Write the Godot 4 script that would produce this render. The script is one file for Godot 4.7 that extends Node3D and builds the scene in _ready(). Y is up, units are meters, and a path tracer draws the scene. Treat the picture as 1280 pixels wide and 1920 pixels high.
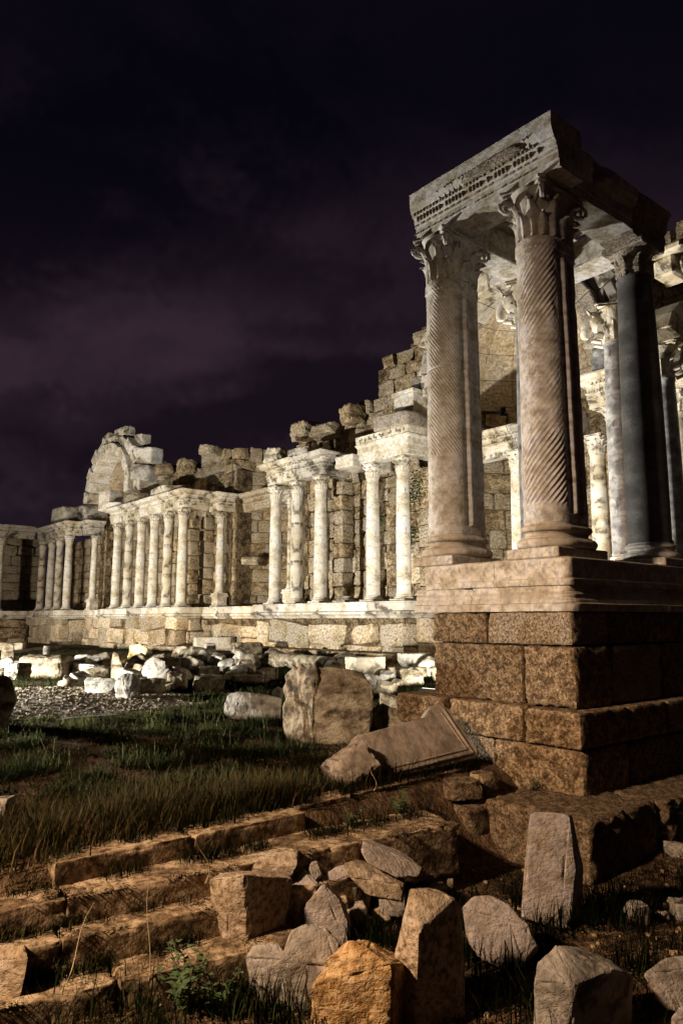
extends Node3D
# Night view of a floodlit ruined colonnaded facade; metres, y up.
# World axes: the facade runs along z and faces -x; the steps and the side of the pavilion run along x.

var taken := {}
var rng := RandomNumberGenerator.new()
var noise_a := FastNoiseLite.new()
var noise_b := FastNoiseLite.new()
var noise_c := FastNoiseLite.new()
var M := {}
var TX := {}
var unit_block := []
var unit_ashlar := []
var cap_small: ArrayMesh
var cap_plain: ArrayMesh
var base_small: ArrayMesh
var shaft_small := []

# ------------------------------------------------------------------ mesh kit
class MB:
	var v := PackedVector3Array()
	var t := PackedInt32Array()
	var g := PackedInt32Array()
	func shell(vv: PackedVector3Array, tt: PackedInt32Array, gg, closed := true) -> void:
		var flip := false
		if closed:
			var c := Vector3.ZERO
			for p in vv:
				c += p
			c /= vv.size()
			var vol := 0.0
			for k in range(0, tt.size(), 3):
				var a := vv[tt[k]] - c
				vol += a.dot((vv[tt[k + 1]] - c).cross(vv[tt[k + 2]] - c))
			flip = vol > 0.0
		var o := v.size()
		v.append_array(vv)
		for k in range(0, tt.size(), 3):
			t.append(o + tt[k])
			if flip:
				t.append(o + tt[k + 2])
				t.append(o + tt[k + 1])
			else:
				t.append(o + tt[k + 1])
				t.append(o + tt[k + 2])
			g.append(gg if gg is int else gg[k / 3])
	func done() -> ArrayMesh:
		var st := SurfaceTool.new()
		st.begin(Mesh.PRIMITIVE_TRIANGLES)
		var last := -99
		for k in g.size():
			if g[k] != last:
				last = g[k]
				st.set_smooth_group(last)
			st.add_vertex(v[t[k * 3]])
			st.add_vertex(v[t[k * 3 + 1]])
			st.add_vertex(v[t[k * 3 + 2]])
		st.generate_normals()
		st.index()
		return st.commit()
	func moved(x: Transform3D, from: int) -> void:
		for k in range(from, v.size()):
			v[k] = x * v[k]
	func box(c: Vector3, s: Vector3, bevel := 0.0, turn := Basis()) -> void:
		# a box of size s round c; with a bevel its edges are chamfered
		var h := s / 2.0
		var vv := PackedVector3Array()
		var tt := PackedInt32Array()
		if bevel <= 0.0:
			for i in 8:
				vv.append(Vector3(h.x if i & 1 else -h.x, h.y if i & 2 else -h.y, h.z if i & 4 else -h.z))
			for q in [[0, 1, 3, 2], [4, 6, 7, 5], [0, 4, 5, 1], [2, 3, 7, 6], [0, 2, 6, 4], [1, 5, 7, 3]]:
				tt.append_array([q[0], q[1], q[2], q[0], q[2], q[3]])
		else:
			var b := minf(bevel, minf(h.x, minf(h.y, h.z)) * 0.9)
			for i in 8:
				var sg := Vector3(1 if i & 1 else -1, 1 if i & 2 else -1, 1 if i & 4 else -1)
				for ax in 3:
					var p := sg * (h - Vector3.ONE * b)
					p[ax] = sg[ax] * h[ax]
					vv.append(p)
			for ax in 3:
				var b1 := 1 << ((ax + 1) % 3)
				var b2 := 1 << ((ax + 2) % 3)
				var b0 := 1 << ax
				for s0 in [0, b0]:
					var q := [s0, s0 | b1, s0 | b1 | b2, s0 | b2]
					if s0:
						q.reverse()
					tt.append_array([q[0] * 3 + ax, q[1] * 3 + ax, q[2] * 3 + ax, q[0] * 3 + ax, q[2] * 3 + ax, q[3] * 3 + ax])
				var a1 := (ax + 1) % 3
				var a2 := (ax + 2) % 3
				for k in 4:
					var e: int = (b1 if k & 1 else 0) | (b2 if k & 2 else 0)
					var q2 := [e * 3 + a1, (e | b0) * 3 + a1, (e | b0) * 3 + a2, e * 3 + a2]
					if k == 1 or k == 2:
						q2.reverse()
					tt.append_array([q2[0], q2[1], q2[2], q2[0], q2[2], q2[3]])
			for i in 8:
				var bits := (i & 1) + ((i >> 1) & 1) + ((i >> 2) & 1)
				if bits % 2 == 0:
					tt.append_array([i * 3, i * 3 + 1, i * 3 + 2])
				else:
					tt.append_array([i * 3, i * 3 + 2, i * 3 + 1])
		for k in vv.size():
			vv[k] = c + turn * vv[k]
		shell(vv, tt, -1)
	func grid(rows: Array, gg: int, wrap := false, flip := false, closed := false) -> void:
		# rows of equal length of Vector3; wrap joins the last column to the first
		var n: int = rows[0].size()
		var vv := PackedVector3Array()
		for r in rows:
			vv.append_array(PackedVector3Array(r))
		var tt := PackedInt32Array()
		for r in rows.size() - 1:
			for c in (n if wrap else n - 1):
				var a := r * n + c
				var b := r * n + (c + 1) % n
				var d := a + n
				var e := b + n
				if flip:
					tt.append_array([a, d, b, b, d, e])
				else:
					tt.append_array([a, b, d, b, e, d])
		shell(vv, tt, gg, closed)
	func fan(ring: PackedVector3Array, up: Vector3, gg := -1) -> void:
		var c := Vector3.ZERO
		for p in ring:
			c += p
		c /= ring.size()
		var vv := PackedVector3Array(ring)
		vv.append(c)
		var n := ring.size()
		var area := Vector3.ZERO
		for k in n:
			area += (ring[k] - c).cross(ring[(k + 1) % n] - c)
		var rev := area.dot(up) > 0.0
		var tt := PackedInt32Array()
		for k in n:
			if rev:
				tt.append_array([n, (k + 1) % n, k])
			else:
				tt.append_array([n, k, (k + 1) % n])
		shell(vv, tt, gg, false)
	func lathe(curves: Array, seg: int, wob = null, sx := 1.0) -> void:
		# curves: lists of Vector2(radius, height) from the bottom up; each list is smooth in itself
		for k in curves.size():
			var rows := []
			for p in curves[k]:
				var row := PackedVector3Array()
				for s in seg:
					var a := TAU * s / seg
					var q := Vector3(cos(a) * p.x * sx, p.y, sin(a) * p.x)
					if wob != null:
						q = wob.call(q, a)
					row.append(q)
				rows.append(row)
			grid(rows, k + 1, true, false)
	func tube(path: PackedVector3Array, rad: Callable, seg: int, gg := 1) -> void:
		var rows := []
		for k in path.size():
			var d := (path[mini(k + 1, path.size() - 1)] - path[maxi(k - 1, 0)]).normalized()
			var u := d.cross(Vector3.UP if absf(d.y) < 0.9 else Vector3.RIGHT).normalized()
			var w := d.cross(u)
			var r: float = rad.call(float(k) / (path.size() - 1))
			var row := PackedVector3Array()
			for s in seg:
				var a := TAU * s / seg
				row.append(path[k] + (u * cos(a) + w * sin(a)) * r)
			rows.append(row)
		grid(rows, gg, true, false, true)
		fan(rows[0], path[0] - path[1])
		fan(rows[-1], path[-1] - path[-2])
	func plate(poly: PackedVector2Array, z0: float, z1: float, bevel: float) -> void:
		# outline in xy pulled out from z0 (back) to z1 (front), front and back edges chamfered
		var inner := inset(poly, bevel)
		var rings := [[inner, z0], [poly, z0 + bevel], [poly, z1 - bevel], [inner, z1]]
		for k in 3:
			var rows := []
			for j in 2:
				var row := PackedVector3Array()
				for p in rings[k + j][0]:
					row.append(Vector3(p.x, p.y, rings[k + j][1]))
				rows.append(row)
			grid(rows, -1, true, not Geometry2D.is_polygon_clockwise(poly))
		var tri := Geometry2D.triangulate_polygon(inner)
		for side in 2:
			var vv := PackedVector3Array()
			for p in inner:
				vv.append(Vector3(p.x, p.y, z1 if side else z0))
			var tt := PackedInt32Array()
			for k in range(0, tri.size(), 3):
				var a := inner[tri[k]]
				var ccw := (inner[tri[k + 1]] - a).cross(inner[tri[k + 2]] - a) > 0.0
				if ccw == (side == 1):
					tt.append_array([tri[k], tri[k + 2], tri[k + 1]])
				else:
					tt.append_array([tri[k], tri[k + 1], tri[k + 2]])
			shell(vv, tt, -1, false)
	static func inset(poly: PackedVector2Array, b: float) -> PackedVector2Array:
		var out := PackedVector2Array()
		var cw := Geometry2D.is_polygon_clockwise(poly)
		var n := poly.size()
		for k in n:
			var d0 := (poly[k] - poly[(k + n - 1) % n]).normalized()
			var d1 := (poly[(k + 1) % n] - poly[k]).normalized()
			var n0 := Vector2(d0.y, -d0.x) if cw else Vector2(-d0.y, d0.x)
			var n1 := Vector2(d1.y, -d1.x) if cw else Vector2(-d1.y, d1.x)
			var m := n0 + n1
			m = m / maxf(0.3, m.dot(n0))
			out.append(poly[k] + m * b)
		return out

func rock(h: Vector3, planes: Array, pw: float, amp: float, freq: float, n: int, sd: int, chip := 0.06, carve = null) -> ArrayMesh:
	# a convex stone: a box of half size h cut by planes [normal, distance], edges rounded by pw, chipped and roughened
	var off := Vector3(sd * 7.31, sd * 3.17, sd * 5.71)
	var mb := MB.new()
	var vv := PackedVector3Array()
	var tt := PackedInt32Array()
	var hm := minf(h.x, minf(h.y, h.z))
	var dom := PackedInt32Array()
	var gg := PackedInt32Array()
	for face in 6:
		var ax := face / 2
		var sg := -1.0 if face % 2 else 1.0
		var a1 := (ax + 1) % 3
		var a2 := (ax + 2) % 3
		var o := vv.size()
		for i in n + 1:
			for j in n + 1:
				var c := Vector3.ZERO
				c[ax] = sg
				var ci := 2.0 * i / n - 1.0
				var cj := 2.0 * j / n - 1.0
				c[a1] = signf(ci) * (1.0 - pow(1.0 - absf(ci), 1.25))
				c[a2] = signf(cj) * (1.0 - pow(1.0 - absf(cj), 1.25))
				var p := c * h
				var sum := pow(absf(c.x), pw) + pow(absf(c.y), pw) + pow(absf(c.z), pw)
				var m1 := 1.0
				var m2 := 0.0
				for q in 3:
					var w := absf(c[q])
					if w < 1.0 and w > m2 or (q != ax and w >= 1.0):
						m2 = w
				var id := face + 1
				for pk in planes.size():
					var pl: Array = planes[pk]
					var w2: float = p.dot(pl[0]) / pl[1]
					if w2 > 0.05:
						sum += pow(w2, pw)
						if w2 > m1:
							m2 = m1
							m1 = w2
							id = 7 + pk
						elif w2 > m2:
							m2 = w2
				p *= pow(sum, -1.0 / pw)
				var edge := smoothstep(0.8, 1.0, m2 / m1)
				var q3 := p * freq + off
				var d := noise_a.get_noise_3dv(q3) * amp + noise_b.get_noise_3dv(q3 * 3.1) * amp * 0.45
				d -= chip * hm * edge * maxf(0.0, noise_a.get_noise_3dv(p * freq * 1.7 - off) + 0.15) * 2.2
				if carve != null:
					d += carve.call(p, ax, sg)
				vv.append(p + p.normalized() * d)
				dom.append(id)
		for i in n:
			for j in n:
				var a := o + i * (n + 1) + j
				if sg > 0:
					tt.append_array([a, a + 1, a + n + 1, a + 1, a + n + 2, a + n + 1])
				else:
					tt.append_array([a, a + n + 1, a + 1, a + 1, a + n + 1, a + n + 2])
	# crisp arrises: each face of the stone is smooth in itself only
	for k in range(0, tt.size(), 3):
		var a := dom[tt[k]]
		var b := dom[tt[k + 1]]
		var c := dom[tt[k + 2]]
		gg.append(1 if pw < 20.0 else (b if b == c else a))
	mb.shell(vv, tt, gg)
	return mb.done()

func cuts(sd: int, count: int, h: Vector3, lo := 0.66, hi := 0.95) -> Array:
	var r := RandomNumberGenerator.new()
	r.seed = sd * 977 + 13
	var out := []
	for k in count:
		var nrm := Vector3(r.randf_range(-1, 1), r.randf_range(-0.5, 1), r.randf_range(-1, 1)).normalized()
		var support := absf(nrm.x) * h.x + absf(nrm.y) * h.y + absf(nrm.z) * h.z
		out.append([nrm, support * r.randf_range(lo, hi)])
	return out

# ------------------------------------------------------------------ scene kit
func numbered(called: String) -> String:
	var k: int = taken.get(called, -1) + 1
	taken[called] = k
	return called if k == 0 else "%s_%03d" % [called, k]

func tag(o: Node, label: String, category: String, group := "") -> void:
	o.set_meta("label", label)
	o.set_meta("category", category)
	if not o.has_meta("kind"):
		o.set_meta("kind", "thing")
	if group:
		o.set_meta("group", group)

func thing(called: String, label: String, category: String, at := Vector3.ZERO, yaw := 0.0, group := "") -> Node3D:
	var o := Node3D.new()
	o.name = numbered(called)
	add_child(o)
	o.position = at
	o.rotation.y = yaw
	tag(o, label, category, group)
	return o

func part(parent: Node, called: String, mesh: Mesh, mat: Material, x := Transform3D()) -> MeshInstance3D:
	var o := MeshInstance3D.new()
	o.name = called
	o.mesh = mesh
	o.material_override = mat
	o.transform = x
	parent.add_child(o, true)
	return o

func single(called: String, mesh: Mesh, mat: Material, label: String, category: String, x: Transform3D, group := "") -> MeshInstance3D:
	var o := part(self, numbered(called), mesh, mat, x)
	tag(o, label, category, group)
	return o

func structure(called: String, mesh: Mesh, mat: Material) -> MeshInstance3D:
	var o := part(self, called, mesh, mat)
	o.set_meta("kind", "structure")
	return o

# ------------------------------------------------------------------ materials
func noise_tex(key: String, kind: int, freq: float, octaves: int, stops: Array, warp := 0.0, ridged := false, gain := 0.55, size := 512) -> Texture2D:
	if TX.has(key):
		return TX[key]
	var f := FastNoiseLite.new()
	f.noise_type = kind
	f.seed = key.hash() % 9999
	f.frequency = freq
	f.fractal_type = FastNoiseLite.FRACTAL_RIDGED if ridged else FastNoiseLite.FRACTAL_FBM
	f.fractal_octaves = octaves
	f.fractal_gain = gain
	if warp > 0.0:
		f.domain_warp_enabled = true
		f.domain_warp_amplitude = warp
		f.domain_warp_frequency = freq * 1.5
		f.domain_warp_fractal_octaves = 3
	var t := NoiseTexture2D.new()
	t.width = size
	t.height = size
	t.seamless = true
	t.noise = f
	var gr := Gradient.new()
	var offs := PackedFloat32Array()
	var cols := PackedColorArray()
	for s in stops:
		offs.append(s[0])
		cols.append(s[1] if s[1] is Color else Color(s[1], s[1], s[1]))
	gr.offsets = offs
	gr.colors = cols
	t.color_ramp = gr
	TX[key] = t
	return t

func stone_mat(tint: Color, tex: Texture2D, scale: float, stain: Texture2D, stain_scale: float, bump: Texture2D, bump_cm: float, rough := 0.9) -> StandardMaterial3D:
	# tint is a linear base colour; the textures multiply it
	var m := StandardMaterial3D.new()
	m.albedo_color = tint.linear_to_srgb()
	m.albedo_texture = tex
	m.uv1_triplanar = true
	m.uv1_world_triplanar = true
	m.uv1_scale = Vector3.ONE * scale
	m.roughness = rough
	m.metallic_specular = 0.3
	if stain:
		m.detail_enabled = true
		m.detail_albedo = stain
		m.detail_blend_mode = BaseMaterial3D.BLEND_MODE_MUL
		m.detail_uv_layer = BaseMaterial3D.DETAIL_UV_2
		m.uv2_triplanar = true
		m.uv2_world_triplanar = true
		m.uv2_scale = Vector3.ONE * stain_scale
	if bump:
		m.heightmap_enabled = true
		m.heightmap_texture = bump
		m.heightmap_scale = bump_cm
	return m

func make_materials() -> void:
	var S := FastNoiseLite.TYPE_SIMPLEX_SMOOTH
	var C := FastNoiseLite.TYPE_CELLULAR
	var grain := noise_tex("grain", S, 0.012, 7, [[0.0, 0.6], [0.35, 0.82], [0.6, 0.96], [1.0, 1.0]], 0.0, false, 0.72)
	var pitted := noise_tex("pitted", S, 0.02, 6, [[0.0, Color(0.36, 0.31, 0.26)], [0.34, Color(0.6, 0.55, 0.48)], [0.5, Color(0.88, 0.84, 0.78)], [0.75, Color(1, 0.98, 0.94)], [1.0, Color(1, 1, 1)]], 0.0, false, 0.75)
	var veins := noise_tex("veins", S, 0.006, 6, [[0.0, Color(0.95, 0.94, 0.92)], [0.62, Color(1, 0.99, 0.96)], [0.8, Color(0.78, 0.76, 0.75)], [0.92, Color(0.5, 0.48, 0.47)], [1.0, Color(0.4, 0.39, 0.4)]], 55.0, true, 0.5)
	var dark_veins := noise_tex("dark_veins", S, 0.008, 7, [[0.0, Color(0.5, 0.5, 0.51)], [0.45, Color(0.74, 0.74, 0.75)], [0.8, Color(1, 1, 1)], [0.93, Color(1.0, 1.0, 1.0)], [1.0, Color(1, 1, 1)]], 60.0, false, 0.65)
	var speckle := noise_tex("speckle", S, 0.09, 3, [[0.0, 0.35], [0.42, 0.6], [0.6, 1.0], [1.0, 1.0]], 0.0, false, 0.8)
	var blotch := noise_tex("blotch", S, 0.005, 6, [[0.0, Color(0.33, 0.31, 0.28)], [0.3, Color(0.6, 0.57, 0.52)], [0.42, Color(0.93, 0.91, 0.87)], [0.7, Color(1, 0.98, 0.94)], [1.0, Color(1, 1, 1)]], 25.0, false, 0.62)
	var blotch2 := noise_tex("blotch2", S, 0.006, 5, [[0.0, Color(0.76, 0.7, 0.61)], [0.38, Color(0.9, 0.87, 0.8)], [0.55, Color(1, 0.98, 0.95)], [1.0, Color(0.96, 0.97, 1)]], 20.0)
	var lichen := noise_tex("lichen", S, 0.009, 6, [[0.0, Color(0.45, 0.41, 0.35)], [0.36, Color(0.66, 0.61, 0.53)], [0.5, Color(0.88, 0.83, 0.75)], [0.66, Color(1, 0.97, 0.9)], [1.0, Color(1, 1, 0.97)]], 15.0, false, 0.7)
	var h_pits := noise_tex("h_pits", S, 0.022, 6, [[0.0, 0.0], [0.35, 0.2], [0.5, 0.7], [1.0, 1.0]], 0.0, false, 0.72)
	var h_fine := noise_tex("h_fine", S, 0.03, 6, [[0.0, 0.0], [1.0, 1.0]], 0.0, false, 0.65)
	var h_chip := noise_tex("h_chip", C, 0.03, 4, [[0.0, 0.0], [1.0, 1.0]], 18.0, false, 0.6)
	TX["h_fine"] = h_fine
	M.marble = stone_mat(Color(0.64, 0.62, 0.58), veins, 0.9, blotch2, 0.37, h_fine, 0.5, 0.7)
	M.marble_old = stone_mat(Color(0.57, 0.55, 0.5), blotch, 0.8, blotch2, 0.31, h_pits, 0.9, 0.85)
	M.marble_grey = stone_mat(Color(0.42, 0.4, 0.38), blotch, 0.55, veins, 0.31, h_pits, 0.9, 0.8)
	M.marble_new = stone_mat(Color(0.68, 0.64, 0.56), grain, 0.9, blotch2, 0.3, h_fine, 0.2, 0.75)
	M.marble_blue = stone_mat(Color(0.45, 0.44, 0.43), dark_veins, 1.1, veins, 0.43, h_fine, 0.2, 0.45)
	M.granite = stone_mat(Color(0.27, 0.25, 0.225), speckle, 2.2, dark_veins, 0.5, h_fine, 0.25, 0.65)
	M.pav = stone_mat(Color(0.58, 0.56, 0.53), grain, 1.5, blotch2, 0.7, h_fine, 0.4, 0.75)
	M.pav_warm = stone_mat(Color(0.55, 0.485, 0.41), grain, 1.3, blotch2, 0.5, h_pits, 0.4, 0.8)
	M.pav_pink = stone_mat(Color(0.56, 0.53, 0.505), blotch2, 1.6, grain, 0.9, h_chip, 0.7, 0.75)
	M.carved = stone_mat(Color(0.5, 0.46, 0.41), pitted, 1.9, grain, 0.6, h_pits, 1.2, 0.85)
	for k in 4:
		var c: Color = [Color(0.52, 0.47, 0.385), Color(0.47, 0.43, 0.36), Color(0.57, 0.52, 0.43), Color(0.51, 0.475, 0.41)][k]
		M["wall%d" % k] = stone_mat(c, pitted, 0.8 + 0.13 * k, [lichen, blotch2, lichen, blotch2][k], 0.29 + 0.06 * k, h_pits, 2.4, 0.95)
		M["smooth%d" % k] = stone_mat(c * 1.15, pitted, 0.7 + 0.1 * k, blotch2, 0.4, h_fine, 0.8, 0.9)
	M.core = stone_mat(Color(0.3, 0.26, 0.2), pitted, 1.1, lichen, 0.4, h_pits, 4.0, 0.95)
	M.rough0 = stone_mat(Color(0.36, 0.285, 0.21), pitted, 2.3, lichen, 1.7, h_pits, 1.8, 0.95)
	M.rough1 = stone_mat(Color(0.4, 0.32, 0.24), pitted, 2.0, lichen, 1.4, h_pits, 1.8, 0.95)
	M.rough2 = stone_mat(Color(0.32, 0.26, 0.2), pitted, 2.6, lichen, 1.9, h_pits, 1.8, 0.95)
	M.rough3 = stone_mat(Color(0.42, 0.335, 0.25), pitted, 1.7, lichen, 1.2, h_pits, 1.8, 0.95)
	M.rough4 = stone_mat(Color(0.39, 0.325, 0.255), pitted, 2.1, blotch2, 0.8, h_pits, 1.8, 0.95)
	M.rub_white = stone_mat(Color(0.6, 0.58, 0.53), blotch, 1.3, grain, 0.9, h_pits, 1.2, 0.85)
	M.rub_grey = stone_mat(Color(0.42, 0.4, 0.36), blotch, 1.1, lichen, 0.8, h_pits, 1.6, 0.9)
	M.fg_beige = stone_mat(Color(0.46, 0.385, 0.305), pitted, 1.4, blotch2, 1.1, h_pits, 0.9, 0.9)
	M.fg_grey = stone_mat(Color(0.38, 0.33, 0.28), blotch, 1.7, grain, 1.2, h_pits, 0.7, 0.9)
	M.fg_orange = stone_mat(Color(0.56, 0.42, 0.26), noise_tex("ochre", S, 0.016, 6, [[0.0, Color(0.5, 0.4, 0.3)], [0.4, Color(0.8, 0.7, 0.55)], [0.6, Color(1, 0.95, 0.85)], [1.0, Color(1, 1, 1)]], 20.0, false, 0.7), 1.8, blotch2, 1.5, h_pits, 1.1, 0.9)
	M.fg_pink = stone_mat(Color(0.44, 0.37, 0.32), blotch2, 1.9, grain, 1.3, h_fine, 1.0, 0.9)
	M.step = stone_mat(Color(0.45, 0.375, 0.295), pitted, 1.0, lichen, 0.5, h_pits, 0.4, 0.95)
	M.slab = stone_mat(Color(0.36, 0.29, 0.23), grain, 1.4, blotch, 0.9, h_fine, 0.5, 0.9)
	M.soil = stone_mat(Color(0.17, 0.12, 0.078), pitted, 1.1, lichen, 0.33, h_pits, 3.0, 1.0)
	M.gravel = stone_mat(Color(0.58, 0.56, 0.52), pitted, 1.6, blotch2, 0.4, h_pits, 3.0, 1.0)
	M.metal = StandardMaterial3D.new()
	M.metal.albedo_color = Color(0.03, 0.03, 0.03).linear_to_srgb()
	M.metal.roughness = 0.5
	M.grass = StandardMaterial3D.new()
	M.grass.vertex_color_use_as_albedo = true
	M.grass.roughness = 0.75
	M.grass.backlight_enabled = true
	M.grass.backlight = Color(0.35, 0.35, 0.3)
	M.weed = StandardMaterial3D.new()
	M.weed.albedo_color = Color(0.075, 0.11, 0.035).linear_to_srgb()
	M.weed.albedo_texture = grain
	M.weed.uv1_triplanar = true
	M.weed.uv1_world_triplanar = true
	M.weed.uv1_scale = Vector3.ONE * 4.0
	M.weed.roughness = 0.6
	M.weed.backlight_enabled = true
	M.weed.backlight = Color(0.3, 0.4, 0.2)
	M.straw = StandardMaterial3D.new()
	M.straw.albedo_color = Color(0.36, 0.27, 0.14).linear_to_srgb()
	M.straw.roughness = 0.8

# ------------------------------------------------------------------ ground
func ground(x: float, z: float) -> float:
	var field := 0.92 + 0.3 * smoothstep(9.5, 13.5, x) - 0.12 * smoothstep(-24.0, -34.0, z)
	field += 0.05 * noise_c.get_noise_2d(x * 9.0, z * 9.0) + 0.018 * noise_a.get_noise_2d(x * 2.0, z * 2.0)
	var low := 0.3 + 0.05 * noise_c.get_noise_2d(x * 14.0 + 50.0, z * 14.0) + 0.02 * noise_a.get_noise_2d(x * 2.5, z * 2.5)
	low += 0.12 * smoothstep(5.5, 8.0, x)
	var t := smoothstep(-4.98, -4.3, z)
	return lerpf(field, low, t)

func g3(x: float, z: float, up := 0.0) -> Vector3:
	return Vector3(x, ground(x, z) + up, z)

func axis_points(a: float, b: float, fine: float, far_lo: float, far_hi: float) -> PackedFloat32Array:
	var out := PackedFloat32Array()
	var low := PackedFloat32Array()
	var p := a
	var s := fine
	while p > far_lo:
		s *= 1.35
		p -= s
		low.append(p)
	low.reverse()
	out.append_array(low)
	p = a
	while p < b:
		out.append(p)
		p += fine
	s = fine
	while p < far_hi:
		out.append(p)
		s *= 1.35
		p += s
	out.append(p)
	return out

func make_ground() -> void:
	var xs := axis_points(-1.0, 15.0, 0.13, -400.0, 400.0)
	var zs := axis_points(-22.0, 0.0, 0.13, -400.0, 400.0)
	var mb := MB.new()
	var rows := []
	for z in zs:
		var row := PackedVector3Array()
		for x in xs:
			row.append(Vector3(x, ground(x, z), z))
		rows.append(row)
	mb.grid(rows, 1)
	structure("ground", mb.done(), M.soil)

# ------------------------------------------------------------------ columns
func leaf_rows(w: float, h: float, curl: float, lobes: float) -> Array:
	# an upright acanthus leaf: x across, y up, z outwards; bends over at the tip
	var rows := []
	for i in 11:
		var t := i / 10.0
		var wide := w * (0.62 + 0.5 * sin(minf(t * 1.25, 1.0) * PI)) * (1.0 if t < 0.7 else 1.0 - pow((t - 0.7) / 0.3, 2.0) * 0.75)
		wide *= 1.0 + lobes * sin(t * TAU * 3.6)
		var up := h * (t if t < 0.82 else 0.82 + 0.12 * sin((t - 0.82) / 0.18 * PI * 0.9))
		var outw := curl * (0.12 * t + 0.88 * pow(maxf(0.0, (t - 0.45) / 0.55), 2.0))
		var row := PackedVector3Array()
		for j in 9:
			var s := j / 4.0 - 1.0
			var fold := 0.22 * w * (1.0 - absf(s)) + lobes * 0.35 * w * cos(s * PI * 3.0) * (0.3 + 0.7 * t)
			row.append(Vector3(s * wide * 0.5, up - absf(s) * absf(s) * h * 0.07, outw + fold - 0.1 * w * s * s))
		rows.append(row)
	return rows

func leaf_mesh(w: float, h: float, curl: float, lobes: float) -> ArrayMesh:
	var mb := MB.new()
	add_leaf(mb, w, h, curl, lobes)
	return mb.done()

func add_leaf(mb: MB, w: float, h: float, curl: float, lobes: float, x := Transform3D()) -> void:
	# front and back sheets joined into a solid leaf
	var from := mb.v.size()
	var rows := leaf_rows(w, h, curl, lobes)
	var back := []
	for r in rows:
		var b := PackedVector3Array()
		for p in r:
			b.append(p - Vector3(0, 0, 0.16 * w))
		back.append(b)
	mb.grid(rows, 1, false, true)
	mb.grid(back, 2, false, false)
	var rim := []
	for side in 2:
		var ring := PackedVector3Array()
		var src: Array = back if side else rows
		for k in src.size():
			ring.append(src[k][0])
		for p in src[-1]:
			ring.append(p)
		for k in src.size():
			ring.append(src[src.size() - 1 - k][-1])
		rim.append(ring)
	mb.grid(rim, 3, false, false)
	mb.moved(x, from)

func add_volutes(mb: MB, R: float, H: float, reach: float) -> void:
	for k in 4:
		var a := PI / 4 + k * PI / 2
		var d := Vector3(cos(a), 0, sin(a))
		for side in [-1.0, 1.0]:
			var path := PackedVector3Array()
			var tang: Vector3 = Vector3(-d.z, 0, d.x) * side
			for i in 19:
				var t := i / 18.0
				if t < 0.3:
					var q := t / 0.3
					path.append(d.rotated(Vector3.UP, -side * 0.5 * (1 - q)) * R * lerpf(1.05, reach * 0.93, q * q) + Vector3.UP * H * lerpf(0.45, 0.86, q) + tang * R * 0.03)
				else:
					var q := (t - 0.3) / 0.7
					var rr := H * 0.13 * (1.0 - 0.75 * q)
					var an := PI / 2 - q * TAU * 1.4
					path.append(d * (R * reach * 0.93 + cos(an) * rr) + Vector3.UP * (H * 0.74 + sin(an) * rr) + tang * R * (0.03 + 0.03 * q))
			mb.tube(path, func(t): return H * 0.035 * (1.0 - 0.4 * t), 6, 1)

func add_abacus(mb: MB, R: float, y0: float, y1: float, reach: float) -> void:
	var poly := PackedVector2Array()
	for k in 4:
		var a0 := PI / 4 + k * PI / 2
		var p0 := Vector2(cos(a0 + 0.09), sin(a0 + 0.09)) * R * reach * 1.08
		var a1 := a0 + PI / 2
		var p1 := Vector2(cos(a1 - 0.09), sin(a1 - 0.09)) * R * reach * 1.08
		for i in 6:
			var t := i / 5.0
			var p := p0.lerp(p1, t)
			var m := (p0 + p1) / 2.0
			poly.append(p - m.normalized() * R * 0.22 * sin(t * PI))
	var from := mb.v.size()
	mb.plate(poly, y0, (y0 + y1) / 2.0 - 0.004, 0.006)
	var poly2 := PackedVector2Array()
	for p in poly:
		poly2.append(p * 1.06)
	mb.plate(poly2, (y0 + y1) / 2.0, y1, 0.008)
	mb.moved(Transform3D(Basis(Vector3.RIGHT, Vector3.BACK, Vector3.UP), Vector3.ZERO), from)

func bell(mb: MB, R: float, H: float, seg := 24) -> void:
	var c := []
	for i in 9:
		var t := i / 8.0
		c.append(Vector2(R * (0.95 + 0.38 * t * t), H * 0.88 * t))
	mb.lathe([[Vector2(R * 0.9, -0.005), Vector2(R * 1.06, 0.0)], [Vector2(R * 1.06, 0.0), Vector2(R * 1.09, H * 0.03), Vector2(R * 1.02, H * 0.07)], c], seg)

func capital_mesh(R: float, H: float, lobes: float, reach := 1.5, leaves := true) -> ArrayMesh:
	var mb := MB.new()
	bell(mb, R, H)
	if leaves:
		for row in 2:
			for k in 8:
				var a := TAU * (k + 0.5 * row) / 8.0
				var hh := H * (0.42 if row == 0 else 0.7)
				add_leaf(mb, R * 0.66, hh, R * (0.3 if row == 0 else 0.42), lobes, leaf_place(a, R * (1.0 if row == 0 else 0.98), H * 0.06))
	add_volutes(mb, R, H, reach)
	add_abacus(mb, R, H * 0.87, H, reach)
	return mb.done()

func leaf_place(a: float, r: float, y: float) -> Transform3D:
	var d := Vector3(cos(a), 0, sin(a))
	return Transform3D(Basis(Vector3(-d.z, 0, d.x), Vector3.UP, d), d * r + Vector3.UP * y)

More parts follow.
